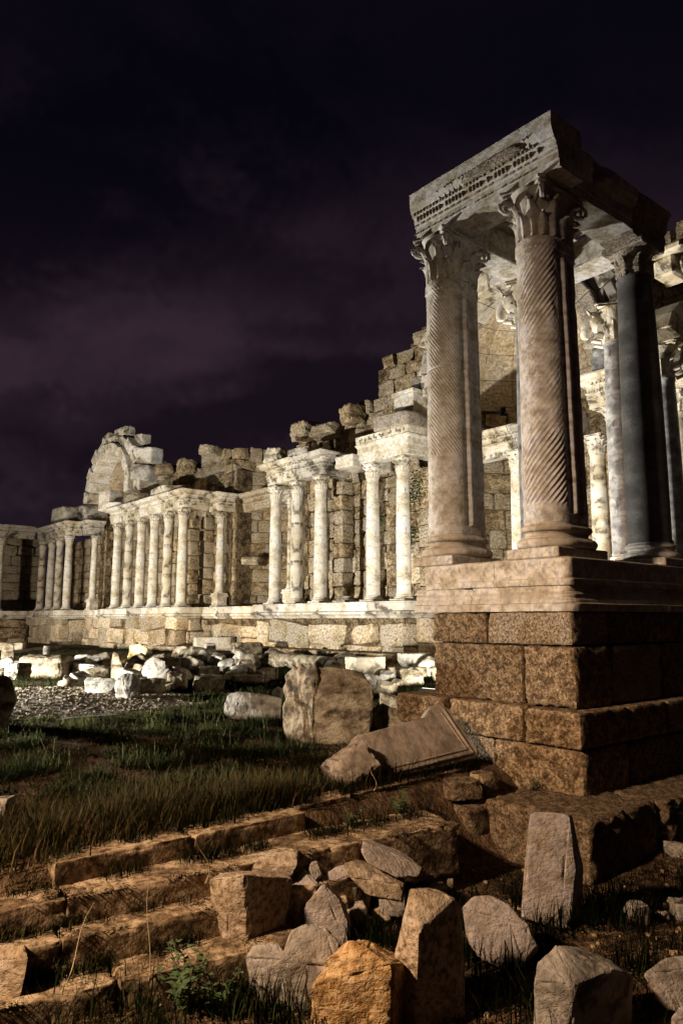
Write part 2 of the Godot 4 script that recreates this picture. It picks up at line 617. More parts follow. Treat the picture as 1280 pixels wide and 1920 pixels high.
func base_curves(R: float, H: float) -> Array:
	var out := []
	var t1 := []
	for i in 9:
		var a := -PI / 2 + PI * i / 8.0
		t1.append(Vector2(R * 1.22 + cos(a) * H * 0.19, H * 0.19 + sin(a) * H * 0.19))
	out.append(t1)
	out.append([Vector2(R * 1.22, H * 0.38), Vector2(R * 1.2, H * 0.38), Vector2(R * 1.2, H * 0.43)])
	var sc := []
	for i in 7:
		var a := PI * i / 6.0
		sc.append(Vector2(R * 1.17 - sin(a) * H * 0.12, H * 0.43 + (1 - cos(a)) * H * 0.11))
	out.append(sc)
	var t2 := []
	for i in 9:
		var a := -PI / 2 + PI * i / 8.0
		t2.append(Vector2(R * 1.1 + cos(a) * H * 0.12, H * 0.77 + sin(a) * H * 0.12))
	out.append(t2)
	out.append([Vector2(R * 1.1, H * 0.89), Vector2(R * 1.07, H * 0.89), Vector2(R * 1.06, H)])
	out.append([Vector2(R * 1.06, H), Vector2(R * 0.8, H)])
	return out

func base_mesh(R: float, H: float, plinth: float) -> ArrayMesh:
	var mb := MB.new()
	mb.lathe(base_curves(R, H), 28)
	mb.moved(Transform3D(Basis(), Vector3.UP * plinth), 0)
	mb.box(Vector3(0, plinth / 2, 0), Vector3(R * 2.85, plinth - 0.002, R * 2.85), 0.012)
	return mb.done()

func shaft_mesh(R0: float, R1: float, H: float, seg: int, rows: int, sd: int, dent := 0.006) -> ArrayMesh:
	var mb := MB.new()
	var c := []
	c.append(Vector2(R0 * 1.06, 0.0))
	c.append(Vector2(R0 * 1.06, 0.02))
	for i in rows + 1:
		var t := float(i) / rows
		c.append(Vector2(lerpf(R0, R1, t) + 0.012 * sin(t * PI) * R0 / 0.2, 0.05 + (H - 0.1) * t))
	c.append(Vector2(R1 * 1.05, H - 0.03))
	c.append(Vector2(R1 * 1.07, H))
	var off := Vector3(sd * 3.3, sd * 11.7, sd)
	mb.lathe([c], seg, func(q, a):
		var n1 := noise_b.get_noise_3dv(q * 2.2 + off)
		var hit := minf(0.0, noise_a.get_noise_3dv(q * 2.6 - off) + 0.32)
		var k := 1.0 + (n1 * dent * 0.6 + hit * dent * 5.0) / 0.2
		return Vector3(q.x * k, q.y, q.z * k))
	return mb.done()

func facade_column(called: String, label: String, group: String, at: Vector3, top: float, kind := 0, mat: Material = null, plinth_h := 0.0, cap := true) -> Node3D:
	# one column of the long facade: base with plinth, shaft and capital
	var t := thing(called, label, "column", at, rng.randf_range(-0.02, 0.02), group)
	var y := plinth_h
	if plinth_h > 0.0:
		var mb := MB.new()
		mb.box(Vector3(0, plinth_h * 0.08, 0), Vector3(0.56, plinth_h * 0.16, 0.56), 0.012)
		mb.box(Vector3(0, plinth_h * 0.5, 0), Vector3(0.46, plinth_h * 0.68, 0.46), 0.008)
		mb.box(Vector3(0, plinth_h * 0.92, 0), Vector3(0.56, plinth_h * 0.16 - 0.002, 0.56), 0.012)
		part(t, "pedestal", mb.done(), M.marble)
	var total := top - at.y - y
	part(t, "base", base_small, M.marble_new if kind == 1 else M.marble, Transform3D(Basis().scaled(Vector3(0.86, 1, 0.86)) if plinth_h > 0.0 else Basis(), Vector3(0, y, 0)))
	var bh := 0.2
	var ch := 0.46
	var sh := total - bh - ch
	var thin := 0.84 if plinth_h > 0.0 else 1.0
	var sm: ArrayMesh = shaft_small[(kind * 2 + rng.randi_range(0, 1)) % shaft_small.size()]
	part(t, "shaft", sm, mat if mat else M.marble, Transform3D(Basis(Vector3.UP, rng.randf() * TAU).scaled(Vector3(thin, sh / 3.4, thin)), Vector3(0, y + bh, 0)))
	if cap:
		part(t, "capital", cap_plain if kind == 1 else cap_small, M.marble_old if kind != 1 else M.marble, Transform3D(Basis().scaled(Vector3(thin, 1, thin)), Vector3(0, top - at.y - ch, 0)))
	return t

func stadium(R: float, L: float, flutes: int, y: float, spiral: float, flute_depth: float, fillet: bool, sd: int) -> PackedVector3Array:
	# cross-section of a double half-column: a half circle to -x, a pier with a fillet on each side, a half circle to +x
	var out := PackedVector3Array()
	var n := 128 if flutes > 1 else 32
	for i in n + 1:
		var a := PI / 2 + PI * i / n
		var th := float(i) / n
		var ph := th * flutes + y * spiral
		var w := pow(absf(sin(ph * PI)), 0.7)
		var d := (0.6 - w) * flute_depth * smoothstep(0.0, 0.08, th) * smoothstep(1.0, 0.92, th)
		out.append(Vector3(-L / 2 + cos(a) * (R + d), y, sin(a) * (R + d)))
	var side := [[0.02, 0.0], [0.03, -0.02], [0.3, -0.02], [0.32, 0.028], [0.52, 0.028], [0.54, -0.02], [0.97, -0.02], [0.98, 0.0]]
	for s in side:
		out.append(Vector3(-L / 2 + L * s[0], y, -R - (s[1] if fillet else 0.0)))
	for i in 25:
		var a := -PI / 2 + PI * i / 24
		out.append(Vector3(L / 2 + cos(a) * R * 0.98, y, sin(a) * R * 0.98))
	for k in side.size():
		var s: Array = side[side.size() - 1 - k]
		out.append(Vector3(-L / 2 + L * s[0], y, R + (s[1] if fillet else 0.0)))
	return out

func double_shaft(R: float, L: float, H: float, flutes: int, spiral: float, crack: float, f0: float, f1: float, sd: int, patchy: float) -> ArrayMesh:
	var mb := MB.new()
	var rows := []
	var count := 400
	for i in count + 1:
		var t := float(i) / count
		var y := H * t
		var r := R * (1.05 - 0.11 * t)
		if t > 0.965:
			r *= 1.06
		var depth := 0.26 / absf(spiral) * smoothstep(f0 - 0.01, f0 + 0.02, t) * smoothstep(f1 + 0.01, f1 - 0.02, t)
		var row := stadium(r, L, flutes, y, spiral, depth, t > 0.03 and t < 0.94, sd)
		for k in row.size():
			var p := row[k]
			var wear := smoothstep(patchy - 0.12, patchy + 0.12, noise_a.get_noise_3d(p.x * 0.9 + sd * 9, p.y * 0.55, p.z * 0.9) * 0.5 + 0.5)
			if k <= 128 and depth > 0.0 and wear > 0.0:
				var flat := Vector3(-L / 2, p.y, 0) + (Vector3(p.x + L / 2, 0, p.z)).normalized() * r
				p = p.lerp(flat, wear * 0.9)
			var nn := noise_b.get_noise_3d(p.x * 3 + sd, p.y * 3, p.z * 3) * 0.005 + minf(0.0, noise_a.get_noise_3d(p.x * 2.4 - sd, p.y * 1.6, p.z * 2.4) + 0.3) * 0.035
			var tilt := p.y + p.x * 0.1 - crack
			nn -= 0.022 * exp(-tilt * tilt / 0.00012)
			var dir := Vector3(p.x, 0, p.z).normalized()
			row[k] = p + dir * nn
		rows.append(row)
	mb.grid(rows, 1, true, true, false)
	mb.fan(rows[-1], Vector3.UP)
	# face the right way whatever the ring's turn
	return mb.done()

func double_base(R: float, L: float, H: float) -> ArrayMesh:
	var mb := MB.new()
	var cur := base_curves(R, H)
	for k in cur.size():
		var rows := []
		for p in cur[k]:
			rows.append(stadium(p.x, L, 1, p.y, 0.0, 0.0, false, 0))
		mb.grid(rows, k + 1, true, true)
	return mb.done()

func double_column(label: String, at: Vector3, top: float, R: float, L: float, spiral: float, crack: float, plain: bool, sd: int, f0: float, f1: float, patchy: float, mat: Material) -> Node3D:
	var t := thing("spiral_column", label, "column", at, 0.0, "columns of the front pavilion")
	var H := top - at.y
	var pl := MB.new()
	pl.box(Vector3(0, 0.055, 0), Vector3(L + R * 2.6, 0.11, R * 2.6), 0.012)
	part(t, "plinth", pl.done(), M.pav_warm)
	part(t, "base", double_base(R * 0.98, L, 0.27), M.pav_warm, Transform3D(Basis(), Vector3(0, 0.11, 0)))
	var ch := 0.66
	part(t, "shaft", double_shaft(R, L, H - 0.38 - ch, int(absf(spiral)), spiral, crack, f0, f1, sd, patchy), mat, Transform3D(Basis(), Vector3(0, 0.38, 0)))
	var stretch := (L + 2 * R) / (2 * R) * 0.94
	var mb := MB.new()
	bell(mb, R * 0.95, ch, 32)
	var cap := part(t, "capital", mb.done(), mat, Transform3D(Basis().scaled(Vector3(stretch, 1, 1)), Vector3(0, H - ch, 0)))
	var va := MB.new()
	add_volutes(va, R * 0.95, ch, 1.52)
	part(cap, "volutes", va.done(), mat)
	var ab := MB.new()
	add_abacus(ab, R * 0.95, ch * 0.87, ch, 1.5)
	part(cap, "abacus", ab.done(), mat)
	var lobes := 0.02 if plain else 0.16
	for row in 2:
		var lm := leaf_mesh(R * (0.62 if plain else 0.66), ch * (0.42 if row == 0 else 0.72), R * (0.3 if row == 0 else 0.5), lobes)
		for k in 8:
			part(cap, "leaf", lm, mat, leaf_place(TAU * (k + 0.5 * row) / 8.0, R * 0.95, ch * 0.06))
	return t

func bull_column(label: String, at: Vector3, top: float, mat: Material, yaw: float) -> Node3D:
	# a column whose capital carries the foreparts of two kneeling bulls
	var t := thing("bull_capital_column", label, "column", at, 0.0, "columns with bull capitals")
	part(t, "base", base_mesh(0.21, 0.2, 0.1), M.marble)
	var ch := 0.62
	var H := top - at.y
	part(t, "shaft", shaft_mesh(0.215, 0.185, H - 0.3 - ch, 28, 20, 5, 0.003), mat, Transform3D(Basis(), Vector3(0, 0.3, 0)))
	var mb := MB.new()
	bell(mb, 0.18, ch)
	for k in 8:
		add_leaf(mb, 0.12, ch * 0.5, 0.06, 0.14, leaf_place(TAU * k / 8.0, 0.18, ch * 0.06))
	add_abacus(mb, 0.2, ch * 0.9, ch, 1.5)
	var cap := part(t, "capital", mb.done(), M.marble_old, Transform3D(Basis(Vector3.UP, yaw), Vector3(0, H - ch, 0)))
	for s in [-1.0, 1.0]:
		var b := MB.new()
		var neck := PackedVector3Array([Vector3(0.08, 0.2, 0), Vector3(0.2, 0.34, 0), Vector3(0.31, 0.43, 0), Vector3(0.37, 0.42, 0), Vector3(0.42, 0.33, 0), Vector3(0.45, 0.22, 0), Vector3(0.455, 0.17, 0)])
		b.tube(neck, func(q): return [0.16, 0.155, 0.135, 0.115, 0.09, 0.075, 0.05][int(round(q * 6))], 10, 1)
		for e in [-1.0, 1.0]:
			b.tube(PackedVector3Array([Vector3(0.34, 0.5, 0.06 * e), Vector3(0.37, 0.55, 0.12 * e), Vector3(0.4, 0.6, 0.1 * e)]), func(q): return 0.03 * (1.0 - 0.7 * q), 6, 1)
			b.tube(PackedVector3Array([Vector3(0.3, 0.47, 0.1 * e), Vector3(0.29, 0.46, 0.17 * e), Vector3(0.3, 0.43, 0.22 * e)]), func(q): return 0.028 * (1.0 - 0.6 * q), 6, 1)
			b.tube(PackedVector3Array([Vector3(0.12, 0.12, 0.1 * e), Vector3(0.28, 0.16, 0.11 * e), Vector3(0.32, 0.08, 0.11 * e), Vector3(0.2, 0.04, 0.11 * e)]), func(q): return 0.05 * (1.0 - 0.35 * q), 8, 1)
		part(cap, "bull_head", b.done(), M.marble, Transform3D(Basis(Vector3.UP, 0.0 if s > 0 else PI), Vector3.ZERO))
	return t

# ------------------------------------------------------------------ mouldings
func moulding(path: Array, profile: Array, back: float, step := 0.22, rough := 0.006, sd := 1) -> ArrayMesh:
	# profile: Vector2(outwards, height); path: Vector3 points, outwards is to the left of travel seen from above
	var mb := MB.new()
	var pts := []
	var mit := []
	for k in path.size() - 1:
		var a: Vector3 = path[k]
		var b: Vector3 = path[k + 1]
		var n := maxi(1, int(round(a.distance_to(b) / step)))
		for i in n + (1 if k == path.size() - 2 else 0):
			pts.append(a.lerp(b, float(i) / n))
			var d := (b - a).normalized()
			var o := Vector3(d.z, 0, -d.x)
			if i == 0 and k > 0:
				var d0: Vector3 = (a - path[k - 1]).normalized()
				var o0 := Vector3(d0.z, 0, -d0.x)
				var m := o + o0
				o = m / m.dot(o0)
			mit.append(o)
	var ring := []
	for p in profile:
		ring.append(p)
	ring.append(Vector2(-back, profile[-1].y))
	ring.append(Vector2(-back, profile[0].y))
	var cols := []
	for i in pts.size():
		var col := PackedVector3Array()
		for k in ring.size():
			var q: Vector3 = pts[i] + mit[i] * ring[k].x + Vector3.UP * ring[k].y
			var nz := Vector3(noise_b.get_noise_3d(q.x * 2 + sd, q.y * 2, q.z * 2), noise_b.get_noise_3d(q.x * 2, q.y * 2 + 40 + sd, q.z * 2), noise_b.get_noise_3d(q.x * 2, q.y * 2, q.z * 2 + 80 + sd))
			var chip := maxf(0.0, noise_a.get_noise_3d(q.x * 1.3 + sd * 5, q.y * 1.3, q.z * 1.3) - 0.18) * rough * 12.0
			q += nz * rough - mit[i] * chip * smoothstep(0.0, 0.12, ring[k].x)
			col.append(q)
		cols.append(col)
	for k in ring.size():
		var k2 := (k + 1) % ring.size()
		var r0 := PackedVector3Array()
		var r1 := PackedVector3Array()
		for c in cols:
			r0.append(c[k])
			r1.append(c[k2])
		mb.grid([r0, r1], k + 1)
	var tri := PackedVector2Array(ring)
	var ids := Geometry2D.triangulate_polygon(tri)
	for e in 2:
		var c: PackedVector3Array = cols[-1] if e else cols[0]
		mb.shell(c, ids, -1, false)
	return mb.done()

const ENTAB := [Vector2(0, 0), Vector2(0, 0.1), Vector2(0.018, 0.105), Vector2(0.018, 0.21), Vector2(0.04, 0.215), Vector2(0.04, 0.31), Vector2(0.065, 0.33), Vector2(0.065, 0.355), Vector2(0.03, 0.36), Vector2(0.035, 0.48), Vector2(0.07, 0.52), Vector2(0.09, 0.545), Vector2(0.22, 0.565), Vector2(0.225, 0.62), Vector2(0.28, 0.68), Vector2(0.28, 0.72)]
const PODIUM_TOP := [Vector2(0.0, 0.0), Vector2(0.02, 0.02), Vector2(0.04, 0.05), Vector2(0.1, 0.09), Vector2(0.13, 0.11), Vector2(0.13, 0.17), Vector2(0.09, 0.19), Vector2(0.06, 0.2), Vector2(0.06, 0.4), Vector2(0.08, 0.41), Vector2(0.08, 0.45)]

func dentils(mb: MB, a: Vector3, b: Vector3, out: Vector3, y: float, size: Vector3, gap: float) -> void:
	var L := a.distance_to(b)
	var d := (b - a).normalized()
	var n := int(L / (size.x + gap))
	var turn := Basis(d, Vector3.UP, d.cross(Vector3.UP))
	for k in n:
		if noise_a.get_noise_2d(k * 7.0 + a.x * 13, y * 9 + a.z * 7) > 0.33:
			continue
		var c := a + d * (k + 0.5) * (L / n) + out * size.z * 0.5 + Vector3.UP * y
		mb.box(c, size, 0.0, turn)

func entablature(called: String, label: String, spans: Array, y: float, mats: Array, back := 0.4, prof := ENTAB, with_dentils := true) -> Node3D:
	# spans: one path for each block of the beam
	var t := thing(called, label, "entablature", Vector3.ZERO)
	for k in spans.size():
		var sp: Array = spans[k]
		var lifted := []
		for p in sp:
			lifted.append(Vector3(p.x, y + p.y, p.z))
		part(t, "beam_block", moulding(lifted, prof, back, 0.2, 0.007, k * 3 + 1), mats[k % mats.size()])
		if with_dentils:
			var mb := MB.new()
			for i in sp.size() - 1:
				var d: Vector3 = (sp[i + 1] - sp[i]).normalized()
				var o := Vector3(d.z, 0, -d.x)
				dentils(mb, lifted[i] + o * 0.07, lifted[i + 1] + o * 0.07, o, 0.535, Vector3(0.05, 0.05, 0.07), 0.045)
				dentils(mb, lifted[i] + o * 0.035, lifted[i + 1] + o * 0.035, o, 0.34, Vector3(0.035, 0.04, 0.05), 0.03)
			part(t, "dentil_row", mb.done(), mats[k % mats.size()]).set_meta("kind", "stuff")
	return t

# ------------------------------------------------------------------ masonry
func masonry(t: Node3D, where: Callable, L: float, y0: float, top: Callable, ch: float, bl: float, depth: float, mats: Array, sd: int, proud := 0.03, core := true, core_depth := 0.5, gap := 0.012, units: Array = []) -> void:
	# where(s) gives [point on the face line, outward normal]; top(s) the height of the ruin there
	var r := RandomNumberGenerator.new()
	r.seed = sd
	var y := y0
	while true:
		var h := ch * r.randf_range(0.82, 1.2)
		var s := -bl * r.randf() * 0.5
		var any := false
		while s < L:
			var w := bl * r.randf_range(0.6, 1.45)
			var s0 := maxf(s, 0.0)
			var s1 := minf(s + w, L)
			s += w
			if s1 - s0 < 0.12:
				continue
			var mid := (s0 + s1) / 2
			var tp: float = top.call(mid)
			if y + h * 0.35 > tp:
				continue
			any = true
			var wh: Array = where.call(mid)
			var nrm: Vector3 = wh[1]
			var along := nrm.cross(Vector3.UP)
			var crown := y + h * 1.6 > tp
			var tw := r.randf_range(-0.02, 0.02) if not crown else r.randf_range(-0.22, 0.22)
			var b := Basis(along, Vector3.UP, -nrm).rotated(Vector3.UP, tw)
			if crown:
				b = b.rotated(along, r.randf_range(-0.07, 0.07))
				b = b.rotated(nrm, r.randf_range(-0.14, 0.14))
			var grow := r.randf_range(0.8, 1.25) if crown else 1.0
			var sz := Vector3((s1 - s0) * minf(1.0, grow) - gap, h * grow - gap, depth * r.randf_range(0.9, 1.1))
			var pos: Vector3 = wh[0] + Vector3.UP * (y + h / 2) - nrm * (depth / 2 - r.randf_range(-0.4, 1.0) * proud * (3.0 if crown else 1.0))
			var us := units if units else unit_block
			part(t, "block", us[r.randi_range(0, us.size() - 1)], mats[r.randi_range(0, mats.size() - 1)], Transform3D(b * Basis.from_scale(sz), pos))
		y += h
		if not any or y > 14.0:
			break
	if core:
		var mb := MB.new()
		var n := maxi(2, int(L / 0.5))
		for k in n:
			var mid := L * (k + 0.5) / n
			var tp: float = top.call(mid) - 0.28
			if tp - y0 < 0.2:
				continue
			var wh: Array = where.call(mid)
			var nrm: Vector3 = wh[1]
			var along := nrm.cross(Vector3.UP)
			var a0: Vector3 = where.call(L * k / n)[0]
			var a1: Vector3 = where.call(L * (k + 1) / n)[0]
			var c: Vector3 = (a0 + a1) / 2 - nrm * (0.07 + core_depth / 2) + Vector3.UP * ((tp + y0) / 2)
			mb.box(c, Vector3(a0.distance_to(a1) * 1.02 + 0.16, tp - y0, core_depth), 0.0, Basis(along, Vector3.UP, -nrm))
		part(t, "rubble_core", mb.done(), M.core)

func profile_top(stops: Array) -> Callable:
	# stops: [s, height] pairs joined by ragged lines
	return func(s: float) -> float:
		var out: float = stops[-1][1]
		for k in stops.size() - 1:
			if s <= stops[k + 1][0]:
				var a: Array = stops[k]
				var b: Array = stops[k + 1]
				out = lerpf(a[1], b[1], clampf((s - a[0]) / maxf(0.001, b[0] - a[0]), 0.0, 1.0))
				break
		return out

func straight(a: Vector3, b: Vector3, n: Vector3) -> Callable:
	var L := a.distance_to(b)
	return func(s: float) -> Array:
		return [a.lerp(b, s / L), n]

func arc(c: Vector3, r: float, a0: float, a1: float) -> Callable:
	# concave wall of a niche; angle 0 points to +x, the face looks to the centre
	var L := r * absf(a1 - a0)
	return func(s: float) -> Array:
		var a := lerpf(a0, a1, s / L)
		var d := Vector3(cos(a), 0, sin(a))
		return [c + d * r, -d]

# ------------------------------------------------------------------ front pavilion
func podium_block(t: Node3D, lo: Vector3, hi: Vector3, mat: Material, sd: int, amp := 0.014, n := 18, pw := 42.0, called := "block", chip := 0.07) -> void:
	var h := (hi - lo) / 2.0 - Vector3.ONE * 0.003
	part(t, called, rock(h, cuts(sd, 2, h, 0.93, 0.99), pw, amp * 0.75, 4.5, n, sd, chip), mat, Transform3D(Basis(), (lo + hi) / 2.0))

func make_pavilion() -> void:
	var t := thing("pavilion_podium", "tall rough sandstone podium with moulded marble top under the front pavilion", "podium", Vector3(7.5, 0.77, -5.1))
	var o := Vector3(-7.5, -0.77, 5.1)
	var R := [M.rough0, M.rough1, M.rough2, M.rough3, M.rough4]
	var b := func(x0, x1, y0, y1, z0, z1, k, sd, amp = 0.014):
		podium_block(t, Vector3(x0, y0, z0) + o, Vector3(x1, y1, z1) + o, R[k], sd, amp)
	# (west face runs along z at x 6.4; blocks go into the mass behind it)
	b.call(6.43, 7.1, 2.15, 2.48, -5.215, -4.16, 4, 21)
	b.call(6.45, 7.1, 2.15, 2.48, -6.03, -5.235, 0, 22, 0.03)
	b.call(6.42, 7.1, 1.54, 2.14, -4.745, -4.14, 1, 23)
	b.call(6.43, 7.1, 1.54, 2.14, -6.02, -4.765, 0, 24)
	b.call(6.23, 7.1, 1.2, 1.54, -4.62, -3.99, 3, 25, 0.02)
	b.call(6.24, 7.1, 1.2, 1.55, -5.63, -4.64, 3, 26, 0.02)
	b.call(6.2, 7.1, 1.22, 1.56, -6.4, -5.65, 0, 27, 0.035)
	b.call(6.26, 7.1, 0.7, 1.19, -5.03, -4.0, 3, 28, 0.02)
	b.call(6.29, 7.1, 0.7, 1.19, -6.0, -5.05, 4, 29, 0.025)
	b.call(6.4, 7.1, 0.7, 1.2, -6.5, -6.02, 2, 30, 0.03)
	var sd := 40
	for row in [[2.15, 2.48, -4.17, 0.0], [1.54, 2.14, -4.15, 0.35], [1.2, 1.54, -3.99, 0.1], [0.7, 1.19, -4.0, 0.5]]:
		var x := 7.12
		var first: float = 0.7 + row[3]
		while x < 11.0:
			var w := first if x < 7.2 else 0.8 + 0.5 * fmod(sd * 0.37, 1.0)
			podium_block(t, Vector3(x, row[0], row[2] - 0.7) + o, Vector3(x + w - 0.012, row[1], row[2]) + o, R[sd % 5], sd, 0.018, 12)
			x += w
			sd += 1
	var core := MB.new()
	core.box(Vector3(9.0, 1.58, -5.15) + o, Vector3(4.9, 1.78, 1.65))
	part(t, "rubble_core", core.done(), M.core)
	# moulded marble crown, in long blocks with open joints
	var low := [Vector2(0.0, 0.0), Vector2(0.075, 0.0), Vector2(0.085, 0.075), Vector2(0.065, 0.085), Vector2(0.06, 0.11), Vector2(0.04, 0.14), Vector2(0.045, 0.17), Vector2(0.02, 0.2), Vector2(0.02, 0.26)]
	var y := 2.485
	part(t, "moulded_course", moulding([Vector3(8.4, y, -4.22) + o, Vector3(6.48, y, -4.22) + o, Vector3(6.48, y, -5.42) + o], low, 0.7, 0.1, 0.006, 3), M.pav_warm)
	part(t, "moulded_course", moulding([Vector3(6.48, y, -5.426) + o, Vector3(6.48, y, -6.28) + o], low, 0.7, 0.08, 0.02, 4), M.pav_warm)
	part(t, "moulded_course", moulding([Vector3(11.0, y, -4.22) + o, Vector3(8.406, y, -4.22) + o], low, 0.7, 0.15, 0.008, 5), M.pav_warm)
	var up := [Vector2(0.0, 0.0), Vector2(0.0, 0.06), Vector2(-0.012, 0.075), Vector2(-0.012, 0.27), Vector2(-0.03, 0.285)]
	y = 2.747
	part(t, "upper_course", moulding([Vector3(7.9, y, -4.17) + o, Vector3(6.43, y, -4.17) + o, Vector3(6.43, y, -5.1) + o], up, 0.75, 0.1, 0.006, 6), M.pav_warm)
	part(t, "upper_course", moulding([Vector3(6.43, y, -5.106) + o, Vector3(6.43, y, -6.12) + o], up, 0.75, 0.1, 0.012, 7), M.pav_warm)
	part(t, "upper_course", moulding([Vector3(11.0, y, -4.17) + o, Vector3(7.906, y, -4.17) + o], up, 0.75, 0.15, 0.01, 8), M.pav_warm)
	var floor_ := MB.new()
	floor_.box(Vector3(9.0, 2.75, -5.15) + o, Vector3(4.6, 0.54, 1.7), 0.01)
	part(t, "floor_slab", floor_.done(), M.pav_warm)
	# foundation shelf in front of the podium
	t = thing("foundation_shelf", "low earth-covered foundation shelf of rough stone below the pavilion podium", "foundation", Vector3(6.6, 0.3, -4.4))
	o = -t.position
	podium_block(t, Vector3(5.55, 0.2, -4.6) + o, Vector3(6.7, 0.79, -3.52) + o, M.rough2, 61, 0.05, 30, 26.0)
	podium_block(t, Vector3(6.68, 0.2, -4.7) + o, Vector3(8.1, 0.78, -3.46) + o, M.rough2, 62, 0.05, 30, 26.0)
	podium_block(t, Vector3(8.08, 0.2, -4.7) + o, Vector3(9.8, 0.8, -3.6) + o, M.rough2, 63, 0.05, 26, 26.0)
	podium_block(t, Vector3(5.3, 0.2, -5.3) + o, Vector3(6.5, 0.74, -4.55) + o, M.rough2, 64, 0.04, 20, 26.0)

	double_column("left spirally fluted marble pillar of the front pavilion, acanthus capital, horizontal crack halfway", Vector3(6.87, 3.03, -5.98), 7.24, 0.235, 0.3, -17.0, 2.02, false, 3, 0.3, 0.985, 0.7, M.pav)
	double_column("nearest corner pillar of the front pavilion, worn pinkish marble, capital with smooth uncarved leaves", Vector3(6.9, 3.03, -4.6), 7.24, 0.245, 0.3, 13.0, -9.0, true, 8, 0.06, 0.99, 0.44, M.pav_pink)
	var bc := thing("granite_column", "dark grey granite column at the right of the front pavilion", "column", Vector3(8.82, 3.03, -4.55), 0.0, "columns of the front pavilion")
	part(bc, "base", base_mesh(0.25, 0.2, 0.1), M.pav)
	part(bc, "shaft", shaft_mesh(0.255, 0.215, 3.46, 40, 24, 9, 0.002), M.granite, Transform3D(Basis(), Vector3(0, 0.3, 0)))
	var cb := MB.new()
	bell(cb, 0.2, 0.45)
	for k in 8:
		add_leaf(cb, 0.15, 0.27, 0.06, 0.1, leaf_place(TAU * k / 8.0, 0.2, 0.02))
	cb.box(Vector3(0, 0.405, 0), Vector3(0.58, 0.09, 0.58), 0.015)
	part(bc, "capital", cb.done(), M.carved, Transform3D(Basis(), Vector3(0, 3.76, 0)))
	bull_column("slender pale column with kneeling bull capital inside the front pavilion, behind its corner pillar", Vector3(8.6, 3.03, -6.05), 7.24, M.marble_blue, 0.55 * PI)

	# entablature of the pavilion
	t = thing("pavilion_entablature", "carved marble entablature on top of the front pavilion with plain upper band", "entablature", Vector3(7.6, 7.24, -5.2))
	o = -t.position
	y = 7.24
	var prof := [Vector2(0, 0), Vector2(0, 0.085), Vector2(0.012, 0.09), Vector2(0.012, 0.17), Vector2(0.03, 0.18), Vector2(0.03, 0.215), Vector2(0.05, 0.235), Vector2(0.05, 0.28), Vector2(0.085, 0.3), Vector2(0.085, 0.325), Vector2(0.105, 0.35), Vector2(0.125, 0.41), Vector2(0.13, 0.43), Vector2(0.13, 0.6)]
	part(t, "front_beam", moulding([Vector3(6.52, y, -4.12) + o, Vector3(6.52, y, -6.25) + o], prof, 0.46, 0.06, 0.004, 11), M.pav)
	var orn := MB.new()
	# egg-and-dart, beads and the broken leaf frieze
	var z := -4.34
	while z > -6.2:
		if noise_a.get_noise_1d(z * 40.0) < 0.35:
			orn.box(Vector3(6.47, y + 0.265, z) + o, Vector3(0.055, 0.07, 0.03), 0.012)
			orn.box(Vector3(6.44, y + 0.32, z - 0.027) + o, Vector3(0.06, 0.035, 0.026), 0.008)
		z -= 0.054
	z = -4.2
	while z > -6.2:
		if noise_a.get_noise_1d(z * 25.0 + 90.0) < 0.2:
			for q in 3:
				orn.box(Vector3(6.496, y + 0.2, z - q * 0.018) + o, Vector3(0.028, 0.024, 0.011))
				orn.box(Vector3(6.508, y + 0.1, z - 0.03 - q * 0.018) + o, Vector3(0.024, 0.018, 0.011))
		z -= 0.1
	part(t, "egg_and_dart_row", orn.done(), M.carved).set_meta("kind", "stuff")
	var z0 := -4.42
	var k := 0
	while z0 > -5.75:
		var lm := leaf_mesh(0.085, 0.13, 0.05, 0.22)
		part(t, "carved_leaf", lm, M.carved, Transform3D(Basis(Vector3.BACK, Vector3.UP, Vector3.LEFT).rotated(Vector3.RIGHT, 0.25 * sin(k * 2.1)), Vector3(6.43, y + 0.32, z0) + o))
		z0 -= 0.078
		k += 1
	var hb := Vector3(0.045, 0.06, 0.62)
	part(t, "broken_frieze", rock(hb, cuts(77, 6, hb, 0.6, 0.9), 6.0, 0.02, 9.0, 26, 77, 0.5), M.carved, Transform3D(Basis(), Vector3(6.41, y + 0.385, -5.0) + o))
	var side := [Vector2(0, 0), Vector2(0, 0.1), Vector2(0.02, 0.105), Vector2(0.02, 0.24), Vector2(0.06, 0.28), Vector2(0.1, 0.36), Vector2(0.12, 0.48), Vector2(0.06, 0.55)]
	part(t, "side_beam", moulding([Vector3(8.35, y, -4.3) + o, Vector3(6.99, y, -4.3) + o], side, 0.44, 0.12, 0.03, 12), M.pav)
	part(t, "side_beam", moulding([Vector3(9.2, y - 0.02, -4.3) + o, Vector3(8.36, y - 0.02, -4.3) + o], side, 0.44, 0.12, 0.04, 13), M.carved)
	var bm := MB.new()
	bm.box(Vector3(7.85, y + 0.2, -6.02) + o, Vector3(1.7, 0.4, 0.44), 0.015)
	part(t, "rear_beam", bm.done(), M.pav)
	bm = MB.new()
	bm.box(Vector3(8.94, y + 0.2, -5.55) + o, Vector3(0.44, 0.4, 1.5), 0.015)
	part(t, "cross_beam", bm.done(), M.pav)
	bm = MB.new()
	bm.box(Vector3(7.85, y + 0.48, -5.25) + o, Vector3(1.72, 0.12, 1.95), 0.015)
	part(t, "ceiling_slab", bm.done(), M.pav_warm)

	bull_column("blue-grey marble column with bull capital, half hidden behind the dark granite column", Vector3(10.1, 3.03, -5.55), 7.15, M.marble_blue, 0.62 * PI)
	bull_column("blue-grey marble column with bull capital at the right edge of the picture", Vector3(11.85, 3.03, -5.72), 7.0, M.marble_blue, 0.62 * PI)
